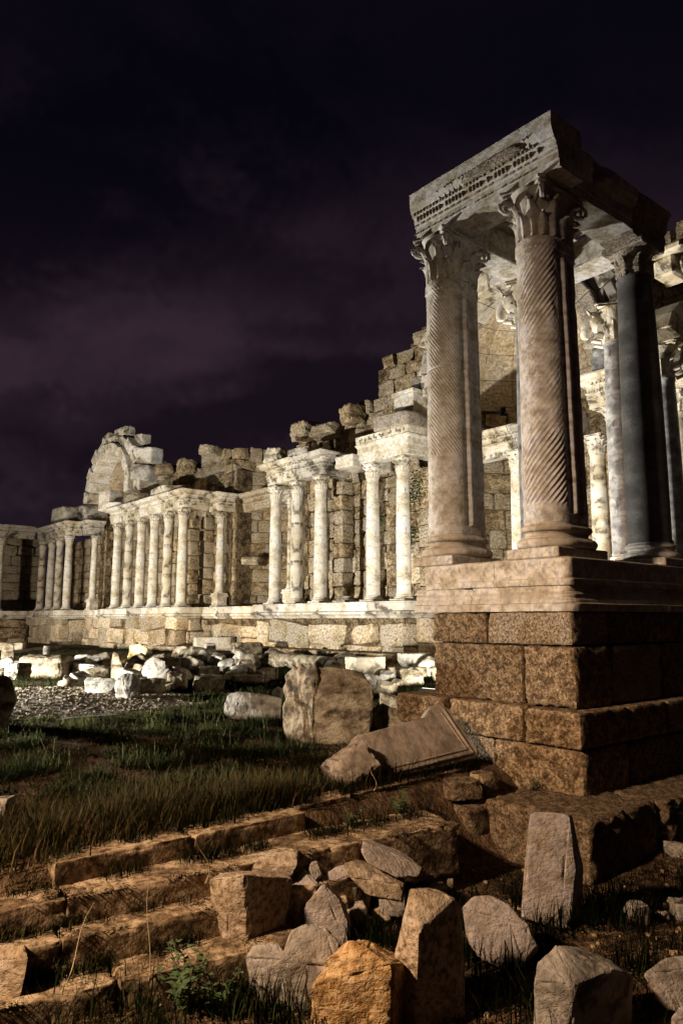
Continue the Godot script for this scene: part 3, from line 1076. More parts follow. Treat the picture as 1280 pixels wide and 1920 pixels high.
	t = thing("wing_podium", "podium carrying the bull capital columns behind the front pavilion", "podium", Vector3(12.2, 0.9, -5.7))
	masonry(t, straight(Vector3(1.9, -0.9, 0.9), Vector3(-1.2, -0.9, 0.9), Vector3.BACK), 3.1, 1.0, func(s): return 2.5, 0.5, 1.0, 0.5, [M.rough0, M.rough1], 5)
	var fl := MB.new()
	fl.box(Vector3(0.35, 1.88, 0), Vector3(3.1, 0.5, 2.0), 0.02)
	part(t, "moulded_course", fl.done(), M.marble_old)
	# arched lintel and scroll fragment over the bull columns
	t = thing("arched_lintel", "carved arched lintel springing from the bull capital at the right edge", "lintel", Vector3(11.85, 7.0, -5.72))
	for i in 7:
		var a0 := PI * 0.93 - i * 0.3
		var a1 := a0 - 0.29
		var poly := PackedVector2Array()
		for q in [[1.0, a0], [1.0, a1], [1.42, a1], [1.42, a0]]:
			poly.append(Vector2(1.35 + cos(q[1]) * q[0] * 1.1, sin(q[1]) * q[0] * 0.75))
		var mb := MB.new()
		mb.plate(poly, -0.25, 0.25, 0.02)
		part(t, "voussoir", mb.done(), M.marble_old)
	t = thing("scroll_fragment", "broken cornice block with a spiral scroll above the arched lintel", "fragment", Vector3(11.6, 8.0, -5.2))
	var sc := MB.new()
	sc.box(Vector3(0.1, 0.42, -0.1), Vector3(0.9, 0.12, 0.6), 0.03, Basis(Vector3.BACK, 0.12))
	sc.box(Vector3(0.1, 0.18, -0.2), Vector3(0.5, 0.36, 0.35), 0.04)
	var spiral := PackedVector3Array()
	for i in 40:
		var q := i / 39.0
		var an := PI / 2 + q * TAU * 2.0
		spiral.append(Vector3(0.1 + cos(an) * 0.16 * (1 - 0.8 * q), 0.16 + sin(an) * 0.16 * (1 - 0.8 * q), 0.06))
	sc.tube(spiral, func(q): return 0.032 * (1 - 0.3 * q), 6, 1)
	part(t, "scroll_block", sc.done(), M.marble_old)

# ------------------------------------------------------------------ long facade
func podium_bay(label: String, zn: float, zf: float, sd: int, y0: float, xf := 14.0) -> Node3D:
	var t := thing("facade_podium", label, "podium", Vector3(xf, y0, (zn + zf) / 2.0))
	var o := -t.position
	var mats := [M.wall3, M.smooth2, M.smooth0, M.smooth3, M.wall1]
	masonry(t, straight(Vector3(xf, o.y, zn) + Vector3(o.x, 0, o.z), Vector3(xf, o.y, zf) + Vector3(o.x, 0, o.z), Vector3.LEFT), zn - zf, y0 - 0.15, func(s): return 2.4, 0.58, 1.7, 0.5, mats, sd, 0.012, false, 0.5, 0.006, unit_ashlar)
	masonry(t, straight(Vector3(xf + 1.7, o.y, zn) + Vector3(o.x, 0, o.z), Vector3(xf + 0.5, o.y, zn) + Vector3(o.x, 0, o.z), Vector3.BACK), 1.2, y0 - 0.15, func(s): return 2.4, 0.58, 1.2, 0.5, mats, sd + 1, 0.012, false, 0.5, 0.006, unit_ashlar)
	var cb := MB.new()
	cb.box(Vector3(xf + 1.2, (y0 + 2.45) / 2, (zn + zf) / 2) + o, Vector3(2.2, 2.43 - y0, zn - zf - 0.2))
	part(t, "rubble_core", cb.done(), M.core)
	var n := 5
	var L := zn - zf
	for k in n:
		var a := zn - L * k / n - (0.004 if k else 0.0)
		var b := zn - L * (k + 1) / n
		var path := [Vector3(xf, 2.45, a) + o, Vector3(xf, 2.45, b) + o]
		if k == 0:
			path.push_front(Vector3(xf + 1.4, 2.45, zn) + o)
		if k == n - 1:
			path.append(Vector3(xf + 1.4, 2.45, zf) + o)
		part(t, "marble_course", moulding(path, PODIUM_TOP, 0.25, 0.25, 0.006, sd + k), [M.marble, M.marble_old, M.marble_new, M.marble_grey][(k + sd) % 4])
	var pv := MB.new()
	pv.box(Vector3(xf + 1.2, 2.66, (zn + zf) / 2) + o, Vector3(2.15, 0.46, zn - zf - 0.35), 0.01)
	part(t, "paving_slab", pv.done(), M.marble_old)
	return t

func wall_bay(label: String, zn: float, zf: float, stops: Array, sd: int, x := 16.2, smooth_to := 4.1) -> Node3D:
	var t := thing("ruined_wall", label, "wall", Vector3(x, 2.9, (zn + zf) / 2.0))
	var o := -t.position
	var a := Vector3(x + o.x, o.y, zn + o.z)
	var b := Vector3(x + o.x, o.y, zf + o.z)
	var w := straight(a, b, Vector3.LEFT)
	var L := zn - zf
	masonry(t, w, L, 2.9, func(s): return smooth_to + 0.1, 0.52, 0.85, 0.45, [M.smooth0, M.smooth2, M.smooth3, M.wall2], sd, 0.012, false, 0.5, 0.006, unit_ashlar)
	masonry(t, w, L, smooth_to + 0.15, profile_top(stops), 0.45, 0.74, 0.55, [M.wall0, M.wall1, M.wall2, M.wall3], sd + 1, 0.05, false)
	masonry(t, w, L, 2.9, profile_top(stops), 99.0, 99.0, 0.1, [M.core], sd, 0.0, true, 1.3)
	return t

func niche_bay(label: String, zc: float, stops: Array, sd: int, r := 2.3) -> Node3D:
	var t := thing("niche_wall", label, "wall", Vector3(16.2, 2.9, zc))
	var o := -t.position
	var w := arc(Vector3(0, o.y, 0), r, PI / 2, -PI / 2)
	masonry(t, w, PI * r, 2.9, profile_top(stops), 0.5, 0.8, 0.5, [M.wall0, M.wall1, M.wall3, M.wall2], sd, 0.02, true, 0.6, 0.008, unit_ashlar)
	return t

func arch_dome(label: String, zc: float, y: float, r: float, gone: Array, sd: int, mats: Array, slabs: Array) -> Node3D:
	# arch ring of voussoirs over a niche, with the half dome behind it
	var t := thing("niche_arch", label, "arch", Vector3(16.0, y, zc))
	var rr := RandomNumberGenerator.new()
	rr.seed = sd
	var n := 13
	for i in n:
		if i in gone:
			continue
		var a0 := PI * i / n
		var a1 := PI * (i + 1) / n - 0.008
		for ring in 2:
			var ri := r + ring * 0.5
			var ro := ri + (0.49 if ring == 0 else rr.randf_range(0.3, 0.75))
			var poly := PackedVector2Array()
			for q in [[ri, a0], [ri, a1], [ro, a1], [ro, a0]]:
				poly.append(Vector2(cos(q[1]), sin(q[1])) * q[0])
			var mb := MB.new()
			var dp := 0.95 - ring * 0.25 + rr.randf_range(-0.06, 0.06)
			mb.plate(poly, -0.3, dp, 0.03)
			# local x is z, local y up, local z towards -x
			part(t, "voussoir", mb.done(), mats[rr.randi_range(0, mats.size() - 1)], Transform3D(Basis(Vector3.BACK, Vector3.UP, Vector3.LEFT), Vector3.ZERO))
	var rows := 5
	var cols := 8
	for e in rows:
		for c in cols:
			var e0 := PI / 2 * e / rows
			var e1 := PI / 2 * (e + 1) / rows - 0.006
			var p0 := -PI / 2 + PI * c / cols
			var p1 := -PI / 2 + PI * (c + 1) / cols - 0.006
			var vv := PackedVector3Array()
			for q in [[r, e0, p0], [r, e0, p1], [r, e1, p1], [r, e1, p0], [r + 0.45, e0, p0], [r + 0.45, e0, p1], [r + 0.45, e1, p1], [r + 0.45, e1, p0]]:
				vv.append(Vector3(cos(q[1]) * cos(q[2]), sin(q[1]), cos(q[1]) * sin(q[2])) * q[0])
			var mb := MB.new()
			mb.shell(vv, PackedInt32Array([0, 1, 2, 0, 2, 3, 4, 6, 5, 4, 7, 6, 0, 4, 5, 0, 5, 1, 1, 5, 6, 1, 6, 2, 2, 6, 7, 2, 7, 3, 3, 7, 4, 3, 4, 0]), -1)
			part(t, "dome_slab", mb.done(), slabs[rr.randi_range(0, slabs.size() - 1)], Transform3D(Basis(), Vector3(0.1, 0, 0)))
	return t

func pier(t: Node3D, x: float, z: float, w: float, y0: float, y1: float, sd: int) -> void:
	var o := -t.position
	masonry(t, straight(Vector3(x, 0, z + w / 2) + o, Vector3(x, 0, z - w / 2) + o, Vector3.LEFT), w, y0, func(s): return y1, 0.55, 2.0, 0.5, [M.wall0, M.wall1, M.wall3], sd, 0.05, false)

func loose(called: String, label: String, category: String, at: Vector3, h: Vector3, mat: Material, sd: int, yaw := 0.0, tilt := Vector3.ZERO, cut_n := 3, pw := 16.0, amp := 0.02, n := 10, group := "", chip := 0.08) -> MeshInstance3D:
	return single(called, rock(h, cuts(sd, cut_n, h, 0.7, 0.95), pw, amp, 2.2 / maxf(0.25, h.length()), n, sd, chip), mat, label, category, Transform3D(Basis.from_euler(Vector3(tilt.x, yaw, tilt.z)), at), group)

func make_facade() -> void:
	base_small = base_mesh(0.205, 0.13, 0.07)
	cap_small = capital_mesh(0.175, 0.46, 0.16, 1.45)
	cap_plain = capital_mesh(0.18, 0.46, 0.03, 1.4)
	for k in 4:
		shaft_small.append(shaft_mesh(0.205, 0.175, 3.4, 22, 26, 20 + k, 0.0035 if k < 2 else 0.0025))
	var X := 14.45
	# ---- bay with the restored white corner block (right of centre)
	podium_bay("long podium with broken grey marble course under the five columns left of the pavilion", -14.1, -21.2, 3, 1.25)
	var g := "columns of the right-hand facade bay"
	facade_column("facade_column", "rightmost column of the bay, next to the pavilion, under the white corner block", g, Vector3(X, 2.9, -14.55), 6.95, 0, M.marble)
	facade_column("facade_column", "column with dark grey foot, left one of the pair under the white corner block", g, Vector3(X, 2.9, -15.8), 6.95, 1, M.marble)
	facade_column("facade_column", "veined column standing alone just right of the broken entablature end", g, Vector3(X, 2.9, -18.25), 6.95, 0, M.marble)
	facade_column("facade_column", "middle column of three under the weathered broken entablature", g, Vector3(X, 2.9, -19.5), 6.95, 2, M.marble_old)
	facade_column("facade_column", "veined white column at the left end of the weathered broken entablature", g, Vector3(X, 2.9, -20.72), 6.95, 1, M.marble)
	var sb := thing("column_stump", "low grey column base without shaft on the podium between columns", "column base", Vector3(X, 2.9, -17.03))
	part(sb, "base", base_small, M.marble_grey)
	var e := entablature("entablature", "white restored corner block of entablature on two columns beside the pavilion", [[Vector3(15.6, 0, -14.12), Vector3(14.25, 0, -14.12), Vector3(14.25, 0, -16.15), Vector3(15.0, 0, -16.15)]], 6.96, [M.marble_new], 0.4, [Vector2(0, 0), Vector2(0, 0.12), Vector2(0.02, 0.125), Vector2(0.02, 0.28), Vector2(0.045, 0.29), Vector2(0.045, 0.46), Vector2(0.09, 0.52), Vector2(0.1, 0.56), Vector2(0.07, 0.58), Vector2(0.09, 0.78), Vector2(0.09, 0.8)], false)
	var rel := MB.new()
	for i in 26:
		var zz := -14.2 - 1.9 * i / 25.0
		if noise_a.get_noise_1d(i * 21.0) < 0.1:
			rel.box(Vector3(14.16, 7.64 + 0.03 * sin(i * 2.0), zz), Vector3(0.05, 0.08 + 0.03 * sin(i * 3.7), 0.04), 0.01)
	part(e, "carved_relief", rel.done(), M.carved).set_meta("kind", "stuff")
	loose("cornice_fragment", "dark carved cornice fragment lying on the white corner block", "fragment", Vector3(14.85, 8.0, -14.75), Vector3(0.75, 0.24, 0.72), M.carved, 31, 0.05, Vector3(0.05, 0, 0.03), 3, 10.0, 0.04, 14)
	var ped := thing("pedestal_block", "clean white pedestal block standing on the carved cornice fragment", "block", Vector3(15.2, 8.22, -14.8))
	var pm := MB.new()
	pm.box(Vector3(0, 0.09, 0), Vector3(1.05, 0.18, 0.95), 0.02)
	pm.box(Vector3(0, 0.42, 0), Vector3(0.88, 0.5, 0.8), 0.015)
	pm.box(Vector3(0, 0.72, 0), Vector3(1.02, 0.12, 0.92), 0.02)
	part(ped, "pedestal", pm.done(), M.marble_new)
	entablature("entablature", "weathered broken entablature on three columns in the middle of the picture", [[Vector3(15.4, 0, -17.95), Vector3(14.25, 0, -17.95), Vector3(14.25, 0, -19.3)], [Vector3(14.25, 0.02, -19.32), Vector3(14.25, 0.02, -20.95), Vector3(15.4, 0.02, -20.95)]], 6.96, [M.marble_grey, M.marble_old])
	loose("entablature_block", "pale square block end sticking out right of the weathered entablature", "block", Vector3(15.1, 7.3, -17.35), Vector3(0.5, 0.2, 0.4), M.marble_new, 32, 0.1, Vector3.ZERO, 1, 24.0, 0.01)
	loose("entablature_block", "small white block on the wall beside the white corner block", "block", Vector3(15.5, 7.2, -16.6), Vector3(0.35, 0.24, 0.3), M.marble_new, 33, -0.1, Vector3.ZERO, 1, 24.0, 0.01)
	loose("cornice_fragment", "jagged curled cornice fragment on the left end of the weathered entablature", "fragment", Vector3(14.6, 7.95, -20.75), Vector3(0.5, 0.34, 0.32), M.marble_old, 34, 0.2, Vector3(0.1, 0, -0.15), 5, 10.0, 0.06, 14)
	loose("cornice_fragment", "flat grey cornice slab on top of the weathered entablature", "fragment", Vector3(14.7, 7.86, -19.3), Vector3(0.6, 0.18, 0.6), M.marble_grey, 35, 0.1, Vector3(0, 0, 0.06), 4, 12.0, 0.05, 12)
	# wall behind: height over s from the near end (z -13.6) to the far end (z -21.4)
	var wa := wall_bay("tall ruined masonry wall rising in steps beside the pavilion", -14.35, -21.4, [[0.0, 11.9], [0.8, 11.8], [1.5, 11.2], [2.9, 10.9], [3.05, 9.9], [3.7, 9.6], [4.1, 9.1], [5.5, 8.9], [7.05, 8.7]], 11)
	for q in [[-14.9, 6.8], [-16.3, 6.4], [-17.4, 6.9], [-18.9, 6.9], [-20.2, 6.9]]:
		pier(wa, 15.72, q[0], 0.5, 2.9, q[1], int(-q[0] * 10))
	# ---- recess between the bays
	podium_bay("recessed stretch of podium between the two column bays", -21.25, -26.8, 8, 1.3, 15.2)
	var nc := niche_bay("curved ruined niche wall with a level parapet left of the weathered entablature", -24.05, [[0.0, 8.8], [1.0, 9.3], [3.0, 9.7], [5.5, 9.7], [7.3, 9.2]], 15, 2.2)
	wall_bay("narrow wall strip right of the curved niche", -21.3, -21.95, [[0.0, 8.6], [0.65, 8.9]], 16)
	wall_bay("narrow wall strip left of the curved niche", -26.2, -27.0, [[0.0, 9.0], [0.8, 8.7]], 17)
	facade_column("flanking_column", "thin column on a pedestal left of the curved niche", "thin columns flanking the niches", Vector3(15.75, 2.9, -26.55), 6.8, 2, M.marble, 0.5)
	facade_column("flanking_column", "thin column on a pedestal right of the curved niche, behind the front row", "thin columns flanking the niches", Vector3(15.75, 2.9, -21.55), 6.8, 2, M.marble_old, 0.5)
	entablature("entablature", "short white entablature block on the thin column left of the niche", [[Vector3(16.2, 0, -26.2), Vector3(15.45, 0, -26.2), Vector3(15.45, 0, -27.0)]], 6.85, [M.marble_old], 0.35)
	entablature("entablature", "dull grey entablature band on the wall across the niche", [[Vector3(16.05, 0, -21.35), Vector3(16.05, 0, -22.9)], [Vector3(16.05, 0.01, -22.92), Vector3(16.05, 0.01, -25.3)]], 6.7, [M.marble_grey, M.wall3], 0.3)
	var br := loose("bracket_stone", "pale carved bracket stone jutting from the niche wall", "bracket", Vector3(16.6, 4.75, -25.3), Vector3(0.42, 0.17, 0.4), M.rub_grey, 36, 0.5, Vector3(0.05, 0, 0), 3, 14.0, 0.03, 12)
	# ---- bay with six columns
	podium_bay("podium with white marble course under the row of six columns", -26.85, -34.45, 5, 0.9)
	g = "row of six columns in the left-hand bay"
	var say := ["first column from the right in the row of six", "second column from the right in the row of six", "third column from the right in the row of six", "third column from the left in the row of six", "second column from the left in the row of six", "first column from the left in the row of six"]
	for k in 6:
		facade_column("facade_column", say[k], g, Vector3(X, 2.9, -27.35 - 1.3 * k), 6.95, [0, 2, 1, 0, 2, 3][k], [M.marble, M.marble_old, M.marble][k % 3])
	entablature("entablature", "long white carved entablature resting on the row of six columns", [[Vector3(15.6, 0, -26.95), Vector3(14.25, 0, -26.95), Vector3(14.25, 0, -28.9)], [Vector3(14.25, 0, -28.92), Vector3(14.25, 0, -31.1)], [Vector3(14.25, 0.0, -31.12), Vector3(14.25, 0, -33.0)], [Vector3(14.25, 0, -33.02), Vector3(14.25, 0, -34.3), Vector3(15.4, 0, -34.3)]], 6.96, [M.marble_old, M.marble, M.marble_old, M.marble])
	loose("cornice_fragment", "long white cornice fragment lying on the entablature of the six columns", "fragment", Vector3(14.9, 7.95, -29.6), Vector3(0.7, 0.2, 1.1), M.marble_old, 37, -0.15, Vector3(0, 0, 0.08), 4, 12.0, 0.05, 14)
	loose("cornice_fragment", "jagged white cornice fragment on the far left end of the six-column entablature", "fragment", Vector3(14.6, 7.9, -34.2), Vector3(0.45, 0.22, 0.5), M.marble, 38, 0.3, Vector3(0.1, 0, 0.2), 4, 12.0, 0.05, 12)
	var wb := wall_bay("ruined masonry wall behind the row of six columns", -27.0, -34.6, [[0.0, 9.5], [1.5, 9.7], [2.5, 9.2], [4.0, 9.6], [5.0, 9.4], [7.6, 10.2]], 21)
	for k in 5:
		pier(wb, 15.72, -28.0 - 1.3 * k, 0.5, 2.9, 6.9, 300 + k)
	var top_say := ["weathered boulder on the wall top right of the curved niche parapet", "jagged stone on the wall top above the right end of the six columns", "split grey stone on the wall top above the middle of the six columns", "flat stone on the wall top above the third column from the left", "pale cornice lump tilted on the six-column entablature beside the arch", "dark rounded stone between wall top and weathered entablature", "leaning squared stone at the foot of the tall stepped wall"]
	var top_at := [Vector3(15.9, 9.2, -21.0), Vector3(15.8, 9.6, -27.6), Vector3(15.7, 9.25, -29.6), Vector3(15.6, 9.4, -31.6), Vector3(14.8, 7.9, -32.4), Vector3(15.7, 8.9, -19.6), Vector3(15.9, 9.25, -18.3)]
	for k in 7:
		loose("wall_top_stone", top_say[k], "stone", top_at[k], Vector3(0.42 + 0.1 * sin(k * 2.0), 0.26 + 0.06 * cos(k * 3.0), 0.5 + 0.12 * sin(k * 5.0)), [M.wall1, M.wall3, M.wall2, M.wall0][k % 4], 500 + k, 0.4 * sin(k * 1.7), Vector3(0.1 * sin(k), 0, 0.12 * cos(k * 2.0)), 7, 40.0, 0.025, 14, "stones lying on the wall tops", 0.2)
	# ---- far niche with its arch
	podium_bay("recessed stretch of podium below the far arch", -34.5, -39.7, 9, 0.9, 15.2)
	niche_bay("curved masonry wall below the far arch", -37.2, [[0.0, 8.7], [7.6, 8.7]], 25, 2.4)
	wall_bay("masonry wall strip right of the far arch", -34.3, -34.85, [[0.0, 9.8], [0.55, 10.6]], 26)
	wall_bay("masonry wall strip left of the far arch", -39.65, -41.0, [[0.0, 9.9], [1.0, 9.7], [1.7, 9.0]], 27)
	arch_dome("broken white marble arch with half dome standing against the sky on the left", -37.2, 8.7, 2.45, [], 41, [M.marble, M.marble_old, M.marble_new], [M.smooth0, M.smooth2, M.smooth3])
	facade_column("flanking_column", "thin column on a pedestal left of the row of six columns, below the arch", "thin columns flanking the niches", Vector3(15.3, 2.9, -38.8), 6.9, 2, M.marble, 0.5)
	loose("pedestal_block", "white pedestal block standing below the far arch", "block", Vector3(14.9, 8.35, -36.0), Vector3(0.4, 0.5, 0.55), M.marble_new, 39, 0.1, Vector3.ZERO, 1, 20.0, 0.01, 10)
	var mixed := ["highest pale block, perched on the crown of the far arch", "small pale block right of the crown of the far arch", "pale squared blocks stepping down right of the far arch, uppermost one", "grey rough stone at the foot of the stepping blocks right of the arch"]
	var where := [Vector3(15.8, 12.2, -36.7), Vector3(16.0, 11.5, -34.9), Vector3(15.9, 10.5, -34.0), Vector3(15.7, 9.6, -33.8)]
	var big := [Vector3(0.35, 0.3, 0.6), Vector3(0.3, 0.3, 0.35), Vector3(0.4, 0.42, 0.75), Vector3(0.45, 0.4, 0.6)]
	for k in 4:
		loose("arch_block", mixed[k], "block", where[k], big[k], [M.marble_old, M.marble_new, M.marble, M.marble_grey][k], 400 + k, 0.1 * k, Vector3(0.06 * k, 0, 0.05), 2, 20.0, 0.02, 10)
	# ---- far bay
	podium_bay("far podium left of the arch under the distant columns", -39.8, -45.0, 12, 0.9)
	g = "columns of the far bay"
	say = ["distant column nearest to the arch, first from the right in the far bay", "second distant column from the right in the far bay", "third distant column from the right in the far bay", "fourth distant column, beside the dark opening"]
	for k in 4:
		facade_column("facade_column", say[k], g, Vector3(X, 2.9, [-40.25, -41.64, -42.95, -44.5][k]), 6.95, [1, 3, 0, 2][k], [M.marble, M.marble_old][k % 2])
	entablature("entablature", "grey broken entablature on the distant columns of the far bay", [[Vector3(15.8, 0, -38.9), Vector3(15.0, 0, -38.9), Vector3(15.0, 0, -39.8)], [Vector3(15.0, 0, -39.9), Vector3(14.25, 0, -39.9), Vector3(14.25, 0, -42.0)], [Vector3(14.25, 0, -42.02), Vector3(14.25, 0, -44.9)]], 6.96, [M.marble_grey, M.marble_old, M.marble_grey])
	loose("entablature_block", "smooth white block on top of the far bay entablature", "block", Vector3(15.0, 8.25, -42.2), Vector3(0.6, 0.48, 1.15), M.marble_new, 43, 0.0, Vector3.ZERO, 1, 26.0, 0.01, 10)
	loose("arch_pier", "grey marble pier block carrying the left foot of the far arch", "block", Vector3(15.6, 8.2, -40.25), Vector3(0.62, 0.5, 0.62), M.marble_grey, 44, 0.0, Vector3.ZERO, 1, 22.0, 0.02, 10)
	wall_bay("masonry wall behind the distant columns", -41.0, -46.0, [[0.0, 7.0], [5.0, 7.0]], 31)
	# ---- side wing at the far left
	var t := thing("wing_podium", "low podium of the side wing at the left edge of the picture", "podium", Vector3(9.0, 0.8, -45.2))
	masonry(t, straight(Vector3(5.0, -0.8, 0), Vector3(-4.0, -0.8, 0), Vector3.BACK), 9.0, 0.75, func(s): return 2.4, 0.55, 1.4, 0.5, [M.wall0, M.wall2, M.smooth0], 51)
	part(t, "marble_course", moulding([Vector3(5.0, 1.65, 0), Vector3(-4.0, 1.65, 0)], PODIUM_TOP, 2.0, 0.4, 0.008, 4), M.marble_old)
	for k in 2:
		facade_column("wing_column", ["distant column at the left edge of the picture", "distant column of the side wing outside the left edge"][k], "columns of the side wing", Vector3([12.4, 9.2][k], 2.9, -45.6), 7.15, 1, M.marble)
	entablature("entablature", "long pale entablature of the side wing at the left edge", [[Vector3(14.2, 0, -45.35), Vector3(12.0, 0, -45.35)], [Vector3(11.98, 0, -45.35), Vector3(8.6, 0, -45.35)]], 7.16, [M.marble_grey, M.marble_old])
	t = thing("wing_wall", "dark back wall behind the opening of the side wing", "wall", Vector3(11.0, 2.9, -49.0))
	masonry(t, straight(Vector3(5.0, -2.9, 0), Vector3(-4.0, -2.9, 0), Vector3.BACK), 9.0, 2.9, func(s): return 7.4, 0.6, 1.3, 0.5, [M.wall1, M.wall3], 52)
	# ---- niche behind the pavilion
	podium_bay("recessed podium behind the front pavilion", -8.9, -14.05, 14, 1.2, 15.2)
	niche_bay("curved masonry wall seen between the pavilion pillars", -11.5, [[0.0, 8.75], [7.6, 8.75]], 61, 2.4)
	wall_bay("wall strip left of the niche behind the pavilion", -13.85, -14.3, [[0.0, 12.0], [0.45, 11.9]], 62)
	wall_bay("wall strip right of the niche behind the pavilion", -8.72, -9.15, [[0.0, 11.6], [0.45, 11.8]], 63)
	arch_dome("carved marble arch with half dome seen between the pavilion pillars", -11.5, 8.75, 2.45, [], 45, [M.marble_old, M.carved, M.marble_grey], [M.smooth3, M.smooth2, M.smooth0])
	entablature("entablature", "grey carved entablature band across the niche behind the pavilion", [[Vector3(15.6, 0, -9.6), Vector3(15.6, 0, -11.6)], [Vector3(15.6, 0, -11.62), Vector3(15.6, 0, -13.7)]], 6.7, [M.marble_grey, M.marble_old], 0.4)
	facade_column("flanking_column", "thin pale column seen just left of the corner pillar", "thin columns flanking the niches", Vector3(15.4, 2.9, -11.35), 6.7, 1, M.marble, 0.0)
	facade_column("flanking_column", "weathered column with carved capital seen left of the granite column", "thin columns flanking the niches", Vector3(15.5, 2.9, -9.15), 6.7, 0, M.marble_old, 0.0)
	# ---- bay to the right, behind the granite column
	podium_bay("podium of the right facade bay, behind the granite column", -1.5, -8.8, 18, 1.2)
	say = ["pale smooth column beside the granite column, in the right bay", "pale column hidden behind the granite column", "pale column right of the granite column, in the right bay"]
	for k in 3:
		facade_column("facade_column", say[k], "columns of the right-hand far bay", Vector3(X, 2.9, -8.05 - -1.3 * k), 6.95, 1, M.marble)
	entablature("entablature", "carved entablature of the right bay, seen beside the granite column", [[Vector3(14.25, 0, -1.5), Vector3(14.25, 0, -5.0)], [Vector3(14.25, 0, -5.02), Vector3(14.25, 0, -8.55), Vector3(15.6, 0, -8.55)]], 6.96, [M.marble, M.marble_old])
	loose("entablature_block", "smooth grey block on the right bay entablature", "block", Vector3(14.8, 8.0, -8.0), Vector3(0.5, 0.32, 0.5), M.marble_blue, 46, 0.0, Vector3.ZERO, 1, 26.0, 0.01)
	loose("cornice_fragment", "richly carved cornice block standing above the right bay entablature", "fragment", Vector3(14.8, 8.75, -8.1), Vector3(0.5, 0.42, 0.6), M.carved, 47, 0.1, Vector3(0.05, 0, 0), 4, 12.0, 0.05, 16)
	wall_bay("ruined wall of the right bay against the sky", -1.0, -8.7, [[0.0, 10.8], [3.0, 11.9], [5.0, 12.4], [6.2, 11.4], [7.7, 11.5]], 65)

# ------------------------------------------------------------------ steps
func make_steps() -> void:
	# each row: y of the tread, depth of the block, then the front edge as [x0, z0, x1, z1] for each block
	var rows := [
		["topmost broken stone step below the grass", 0.94, 0.24, [[1.72, -4.75, 2.66, -4.745], [2.664, -4.745, 3.62, -4.735], [3.66, -4.9, 4.85, -4.99], [4.854, -4.99, 6.05, -5.08]]],
		["second stone step from the top", 0.8, 0.5, [[0.5, -4.69, 1.72, -4.53], [1.724, -4.53, 2.95, -4.37], [2.954, -4.37, 3.8, -4.26], [3.804, -4.26, 4.7, -4.14]]],
		["third stone step from the top", 0.645, 0.48, [[0.4, -4.53, 1.64, -4.36], [1.644, -4.36, 2.75, -4.205], [2.754, -4.205, 3.7, -4.07]]],
		["lowest stone step, beside the plants", 0.47, 0.45, [[0.9, -4.26, 1.85, -4.08], [1.854, -4.08, 2.95, -3.87]]],
	]
	var sd := 100
	for r in rows:
		var mid := Vector3((r[3][0][0] + r[3][-1][2]) / 2, r[1] - 0.3, -4.5)
		var t := thing("stone_step", r[0], "step", mid)
		for b in r[3]:
			var a := Vector3(b[0], r[1], b[1])
			var c := Vector3(b[2], r[1], b[3])
			var L := a.distance_to(c)
			var h := Vector3(L / 2 - 0.001, 0.19, r[2] / 2)
			var yaw := -atan2(c.z - a.z, c.x - a.x)
			var turn := Basis(Vector3.UP, yaw)
			var pos := (a + c) / 2 - Vector3(0, h.y, 0) + turn * Vector3(0, 0, -h.z) - mid
			part(t, "step_block", rock(h, [], 70.0, 0.006, 4.5, 38, sd, 0.13), M.step, Transform3D(turn.rotated(Vector3.RIGHT, 0.012), pos))
			sd += 1

# ------------------------------------------------------------------ rubble
func stone(called: String, label: String, box: Array, d: float, mat: Material, sd: int, yaw := 0.0, tilt := Vector3.ZERO, cut := 3, pw := 18.0, amp := 0.018, n := 12, lift := 0.0, extra := [], sink := 0.06, group := "", carve = null) -> MeshInstance3D:
	# box: x, z of the near foot, seen width and height
	var h := Vector3(box[2] * 0.44, box[3] * 0.43, d * 0.46)
	var pos := Vector3(box[0], 0, box[1])
	var away := Vector3(box[0], 0, box[1]).normalized()
	pos += away * d * 0.45
	pos.y = ground(pos.x, pos.z) + h.y * (1.0 - sink) + lift
	var pl := cuts(sd, cut, h, 0.68, 0.95)
	for e in extra:
		var nn: Vector3 = Vector3(e[0], e[1], e[2]).normalized()
		pl.append([nn, (absf(nn.x) * h.x + absf(nn.y) * h.y + absf(nn.z) * h.z) * e[3]])
	var m := rock(h, pl, pw, amp, 1.6 / maxf(0.2, h.length()), n, sd, 0.06, carve)
	return single(called, m, mat, label, "stone", Transform3D(Basis.from_euler(Vector3(tilt.x, deg_to_rad(yaw) - deg_to_rad(40.0), tilt.z)), pos), group)

